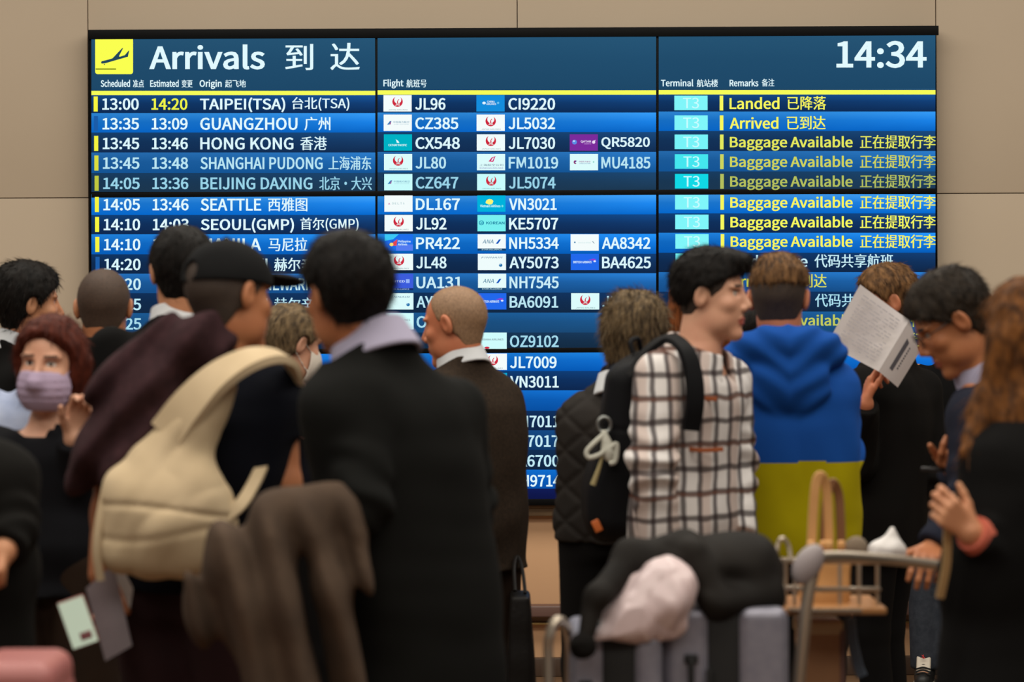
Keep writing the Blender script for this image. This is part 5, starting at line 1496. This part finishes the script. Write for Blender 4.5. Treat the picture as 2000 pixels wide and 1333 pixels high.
for (ya, yb) in ((1094, 1098), (1148, 1152), (1192, 1194)):
    mb.tube([P(1600, yb, 6.30), P(1517, ya, 6.45), P(1520, ya, 6.75), P(1712, yb, 6.75), P(1716, yb, 6.45), P(1600, yb, 6.30)], .006, 8, sub=1)
for x in (1517, 1534, 1552): mb.tube([P(x, 1092, 6.45), P(x, 1194, 6.45)], .0045, 6, sub=1)
for x in (1640, 1678, 1714): mb.tube([P(x, 1096, 6.46), P(x, 1194, 6.46)], .0045, 6, sub=1)
mb.tube([P(1517, 1094, 6.45), P(1519, 1066, 6.46), P(1528, 1052, 6.46), P(1540, 1066, 6.46), P(1545, 1094, 6.45)], .005, 8)
under(mb.build('wire_basket', STEEL), ct)
mb = MB(); mb.box((P(1612, 1190, 6.55)[0], 6.55, P(0, 1190, 6.55)[2]), (.25, .30, .016), bev=.004); under(mb.build('basket_shelf', mat('shelf_amber', (176, 124, 78), .4)), ct)
mb = MB(); mb.ribbon([P(1660, 1208, 6.62), P(1664, 1250, 6.62), P(1675, 1300, 6.62), P(1684, 1322, 6.62)], [(0, -1, 0)] * 4, .026, .012); under(mb.build('slanted_strip', mat('strip_blue_grey', (92, 104, 122), .5)), ct)  # narrow blue-grey strip slanting down below the basket
mb = MB(); mb.tube([(xa, 6.05, .22), P(1072, 1333, 6.1), P(1074, 1240, 6.1), P(1092, 1212, 6.12), P(1110, 1240, 6.2), P(1112, 1333, 6.3), (xa + .02, 6.4, .22)], .011, 10); under(mb.build('front_guard', STEEL), ct)

# suitcases seen on their narrow side: two silver shells around a black zip gusset
SILV = mat('shell_silver', (140, 138, 150), .34, metal=.3, noise=(40, (126, 124, 138), .25)); GUS = mat('gusset_black', (18, 17, 18), .7)
def silver_case(xl, xr, g0, g1, ptop, Y, label, tiltpx):
    r = empty('suitcase', (P((xl + xr) / 2, 1333, Y)[0], Y, .232)); tag(r, label, 'suitcase', 'silver suitcases on the cart')
    zt = P(0, ptop, Y)[2]; zb = .235
    ax, bx, gx0, gx1 = [P(v, 1230, Y)[0] for v in (xl, xr, g0, g1)]
    dep = .20
    for (u0, u1) in ((ax, gx0), (gx1, bx)):
        c = np.array([(u0 + u1) / 2, Y + dep, (zt + zb + .05) / 2])
        def sh(p, c=c, u0=u0, u1=u1):
            d = rbox(p, c, ((u1 - u0) / 2 + .0, dep, (zt - zb - .05) / 2), .022)
            return d + .0025 * np.cos((p[:, 1] - Y) * 170) * (np.abs(p[:, 0] - c[0]) > (u1 - u0) / 2 - .012) * (np.abs(p[:, 2] - c[2]) < (zt - zb) / 2 - .05)
        under(wsdf('shell', sh, [(u0, Y, zb + .04), (u1, Y + 2 * dep, zt)], .03, .006, SILV), r)
    mb_ = MB(); mb_.box(((gx0 + gx1) / 2, Y + dep, (zt + zb + .05) / 2), (gx1 - gx0 + .012, 2 * dep - .020, zt - zb - .066), bev=.012); under(mb_.build('gusset', GUS), r)
    mb_ = MB(); hx = gx0 - .018; zc = P(0, ptop + 118, Y)[2]
    mb_.tube([(hx - .020, Y - .001, zc + .02), (hx - .022, Y - .018, zc + .01), (hx - .022, Y - .020, zc - .12), (hx - .020, Y - .001, zc - .13)], .007, 8)
    mb_.box((hx - .021, Y - .004, zc + .022), (.030, .012, .020), bev=.003); mb_.box((hx + .018, Y - .003, zc - .06), (.012, .008, .12), bev=.002)
    under(mb_.build('side_handle', GUS), r)
    for sx in (ax + .03, bx - .03):
        for sy in (Y + .05, Y + 2 * dep - .05):
            mb_ = MB(); mb_.tube([(sx - .012, sy, .263), (sx + .012, sy, .263)], .027, 14, sub=1); under(mb_.build('wheel', RUB), r)
    return r
silver_case(1296, 1540, 1384, 1444, 1196, 6.12, 'larger silver suitcase with black zip band, beside the cart upright', 0)
silver_case(1114, 1292, 1178, 1240, 1246, 6.06, 'lower silver suitcase with black zip band, under the pale plastic bag', 0)

# pale plastic bag and black jacket lying on the suitcases
PLB = mat('plastic_blush', (212, 192, 194), .30, noise=(7, (196, 172, 172), .2), spec=.5)
def pbag(p):
    d = ell(p, P(1275, 1175, 6.10), (.105, .075, .080), rot(0, -22, 0))
    d = smin(d, ell(p, P(1305, 1125, 6.12), (.060, .060, .045)), .04)
    d = smin(d, cap(p, P(1225, 1215, 6.06), P(1158, 1248, 6.04), .045, .014), .04)
    d = smin(d, cap(p, P(1250, 1215, 6.08), P(1320, 1222, 6.10), .045, .03), .03)
    return d + .008 * ridge(p, 11, 241, (1, 1, 1)) + .005 * wav(p, 26, 242)
o = wsdf('plastic_bag', pbag, [P(1140, 1080, 6.1), P(1380, 1260, 6.1)], .08, .0045, PLB); rebase(o); tag(o, 'crumpled pale pink plastic bag lying on the lower silver suitcase', 'plastic bag')
JK = cloth('cloth_jacket_black', (34, 30, 27), (24, 22, 21), rough=.7)
def jack(p):
    d = ell(p, P(1410, 1105, 6.28), (.135, .12, .078), rot(0, 8, 0))
    d = smin(d, ell(p, P(1470, 1120, 6.26), (.055, .09, .085)), .04)
    d = smin(d, cap(p, P(1330, 1066, 6.22), P(1235, 1098, 6.14), .044, .044), .05)
    d = smin(d, cap(p, P(1235, 1090, 6.14), P(1168, 1165, 6.04), .042, .032), .03)
    d = smin(d, cap(p, P(1166, 1165, 6.04), P(1142, 1245, 6.01), .030, .022), .02)
    d = smin(d, cap(p, P(1350, 1090, 6.16), P(1400, 1180, 6.14), .040, .040), .04)
    d = smin(d, cap(p, P(1400, 1175, 6.14), P(1500, 1175, 6.2), .035, .040), .04)
    return d + .008 * ridge(p, 8, 251, (1, 1, 1)) + .004 * wav(p, 18, 252)
jk = empty('jacket', P(1400, 1196, 6.25)); tag(jk, 'black padded jacket heaped on the silver suitcases, sleeve hanging down', 'jacket')
under(wsdf('jacket_body', jack, [P(1110, 1020, 6.0), P(1530, 1270, 6.5)], .10, .0055, JK), jk)
under(wsdf('sleeve_cuff', lambda p: ell(p, P(1138, 1262, 6.0), (.031, .028, .030)) + .003 * wav(p, 40, 3), [P(1108, 1230, 6.0), P(1170, 1295, 6.0)], .03, .004, cloth('cloth_cuff_black', (20, 18, 17))), jk)

# tan paper bag with handles standing in the basket, box behind the upright
TAN = mat('paper_tan', (206, 154, 98), .6, noise=(9, (190, 138, 84), .2), bump=(40, .15, .003))
pb = empty('paper_bag', P(1606, 1188, 6.55)); tag(pb, 'tan bag with tall looped handles standing in the cart basket', 'bag')
def pbf(p):
    d = rbox(p, P(1610, 1140, 6.56), (.056, .06, .058), .012)
    return d + .005 * wav(p, 14, 261)
under(wsdf('bag', pbf, [P(1555, 1080, 6.5), P(1665, 1195, 6.62)], .05, .004, TAN), pb)
for k, dy in enumerate((-.03, .04)):
    mb = MB(); x0_ = 1592 + k * 24
    mb.ribbon([P(x0_ - 8, 1100, 6.56 + dy), P(x0_ - 4, 1010, 6.56 + dy), P(x0_ + 2 , 945 + k * 12, 6.56 + dy), P(x0_ + 12, 930 + k * 14, 6.56 + dy), P(x0_ + 22, 955 + k * 12, 6.57 + dy), P(x0_ + 26 , 1020, 6.57 + dy), P(x0_ + 28, 1100, 6.57 + dy)], [(0, -1, 0.01)] * 7, .022, .010)
    under(mb.build('handle', TAN if k == 0 else mat('handle_brown', (122, 82, 52), .6)), pb)
    for xx in (x0_ - 8, x0_ + 27):
        mb = MB(); mb.box(P(xx, 1066, 6.50 + dy * .2), (.020, .016, .024), bev=.007); under(mb.build('handle_knot', TAN), pb)
bx = empty('carton', (P(1604, 1250, 6.62)[0], 6.62, .232)); tag(bx, 'tall tan carton standing on the cart behind its upright', 'box')
zt = P(0, 1222, 6.62)[2]
mb = MB(); mb.box((P(1598, 1250, 6.62)[0], 6.62, (zt + .235) / 2), (.098, .12, zt - .235), bev=.006); under(mb.build('box_body', mat('carton_tan', (188, 138, 98), .6, noise=(5, (176, 126, 88), .2))), bx)
mb = MB(); mb.box((P(1598, 1250, 6.62)[0], 6.62, zt - .01), (.106, .128, .03), bev=.005); under(mb.build('lid', mat('carton_lid', (204, 170, 128), .5)), bx)
mb = MB(); mb.box((P(1636, 1250, 6.62)[0] + .004, 6.57, (zt + .235) / 2), (.012, .03, zt - .26), bev=.004); under(mb.build('edge_band', mat('band_mauve', (126, 92, 84), .5)), bx)

# small pale plastic bag at the hand, grey pouch
def sbag(p):
    d = cap(p, P(1738, 1070, 7.0), P(1742, 1035, 7.0), .042, .012)
    d = smin(d, cap(p, P(1715, 1078, 7.0), P(1745, 1075, 7.0), .022, .024), .03)
    return d + .004 * ridge(p, 16, 271, (1, 1, .5)) + .003 * wav(p, 40, 272)
o = wsdf('plastic_bag', sbag, [P(1690, 1010, 7.0), P(1780, 1100, 7.0)], .05, .0035, mat('plastic_white', (214, 208, 206), .35)); rebase(o); tag(o, 'small white plastic bag bunched up beside the hand on the cart bar', 'plastic bag')
o = wsdf('pouch', lambda p: ell(p, P(1672, 1074, 6.68), (.030, .028, .032)) + .002 * wav(p, 40, 281), [P(1640, 1040, 6.68), P(1705, 1105, 6.68)], .03, .0035, cloth('cloth_pouch', (132, 116, 100))); rebase(o); tag(o, 'small round grey pouch in the cart basket next to the tan bag', 'pouch')

# tan strap hanging from the raised hand
o = None
mb = MB(); mb.ribbon([P(1852, 1000, 6.00), P(1851, 1040, 6.00), P(1849, 1100, 6.01), P(1842, 1140, 6.02), P(1836, 1168, 6.03)], [(.1, -1, 0)] * 5, .019, .010)
o = mb.build('strap', mat('strap_tan', (158, 126, 84), .7)); rebase(o); tag(o, 'tan strap hanging down from the hand of the long-haired person', 'strap')

# folded paper held up in front of a face
dp = empty('paper', P(1735, 755, 9.22)); tag(dp, 'creased white printed paper held up in front of a face', 'paper')
PAP = mat('paper_sheet', (214, 206, 204), .7, noise=(9, (204, 196, 198), .25))
Yp = 9.20
q0, q1, q2, q3 = P(1680, 556, Yp), P(1765, 632, Yp), P(1716, 724, Yp), P(1615, 672, Yp)
pm = under(slab('main_leaf', [q0, P(1776, 626, Yp - .03), P(1716, 726, Yp - .03), q3], .003, PAP, bend=.010), dp)
pn_ = under(slab('folded_leaf', [P(1776, 626, Yp - .03), P(1794, 690, Yp + .02), P(1753, 757, Yp + .02), P(1716, 726, Yp - .03)], .003, PAP, bend=-.004), dp)
def printed(rows_, quad, name, col, off, parent):
    q = [np.asarray(v, float) for v in quad]; mb_ = MB()
    for (u0, v0, u1, v1) in rows_:
        pts = []
        for (u, v) in ((u0, v0), (u1, v0), (u1, v1), (u0, v1)):
            pts.append((q[0] * (1 - u) + q[1] * u) * (1 - v) + (q[3] * (1 - u) + q[2] * u) * v + np.array([0, -off, 0]))
        n_ = np.array([0, .0008, 0])
        mb_.add(pts + [a + n_ for a in pts], [(3, 2, 1, 0), (4, 5, 6, 7), (0, 1, 5, 4), (1, 2, 6, 5), (2, 3, 7, 6), (3, 0, 4, 7)])
    o_ = mb_.build(name, mat('ink_' + name, col, .8), None, False, None)
    o_.data.transform(Matrix.Translation(-dp.location)); o_.parent = parent
    o_['kind'] = 'stuff'
    return o_
r_ = np.random.default_rng(4)
rws = []
for k in range(15):
    v = .10 + k * .055
    u = .12
    while u < .84:
        w_ = r_.uniform(.03, .12)
        if r_.uniform() < .8: rws.append((u, v, min(u + w_, .86), v + .018))
        u += w_ + .025
printed(rws, [q0, P(1776, 626, Yp - .03), P(1716, 726, Yp - .03), q3], 'faint_print', (178, 172, 176), .0165, pm)
printed([(.30, .18, .46, .82)] + [(.56, .2 + .06 * k, .62, .235 + .06 * k) for k in range(9)], [P(1776, 626, Yp - .03), P(1794, 690, Yp + .02), P(1753, 757, Yp + .02), P(1716, 726, Yp - .03)], 'dark_print', (92, 90, 98), .007, pn_)
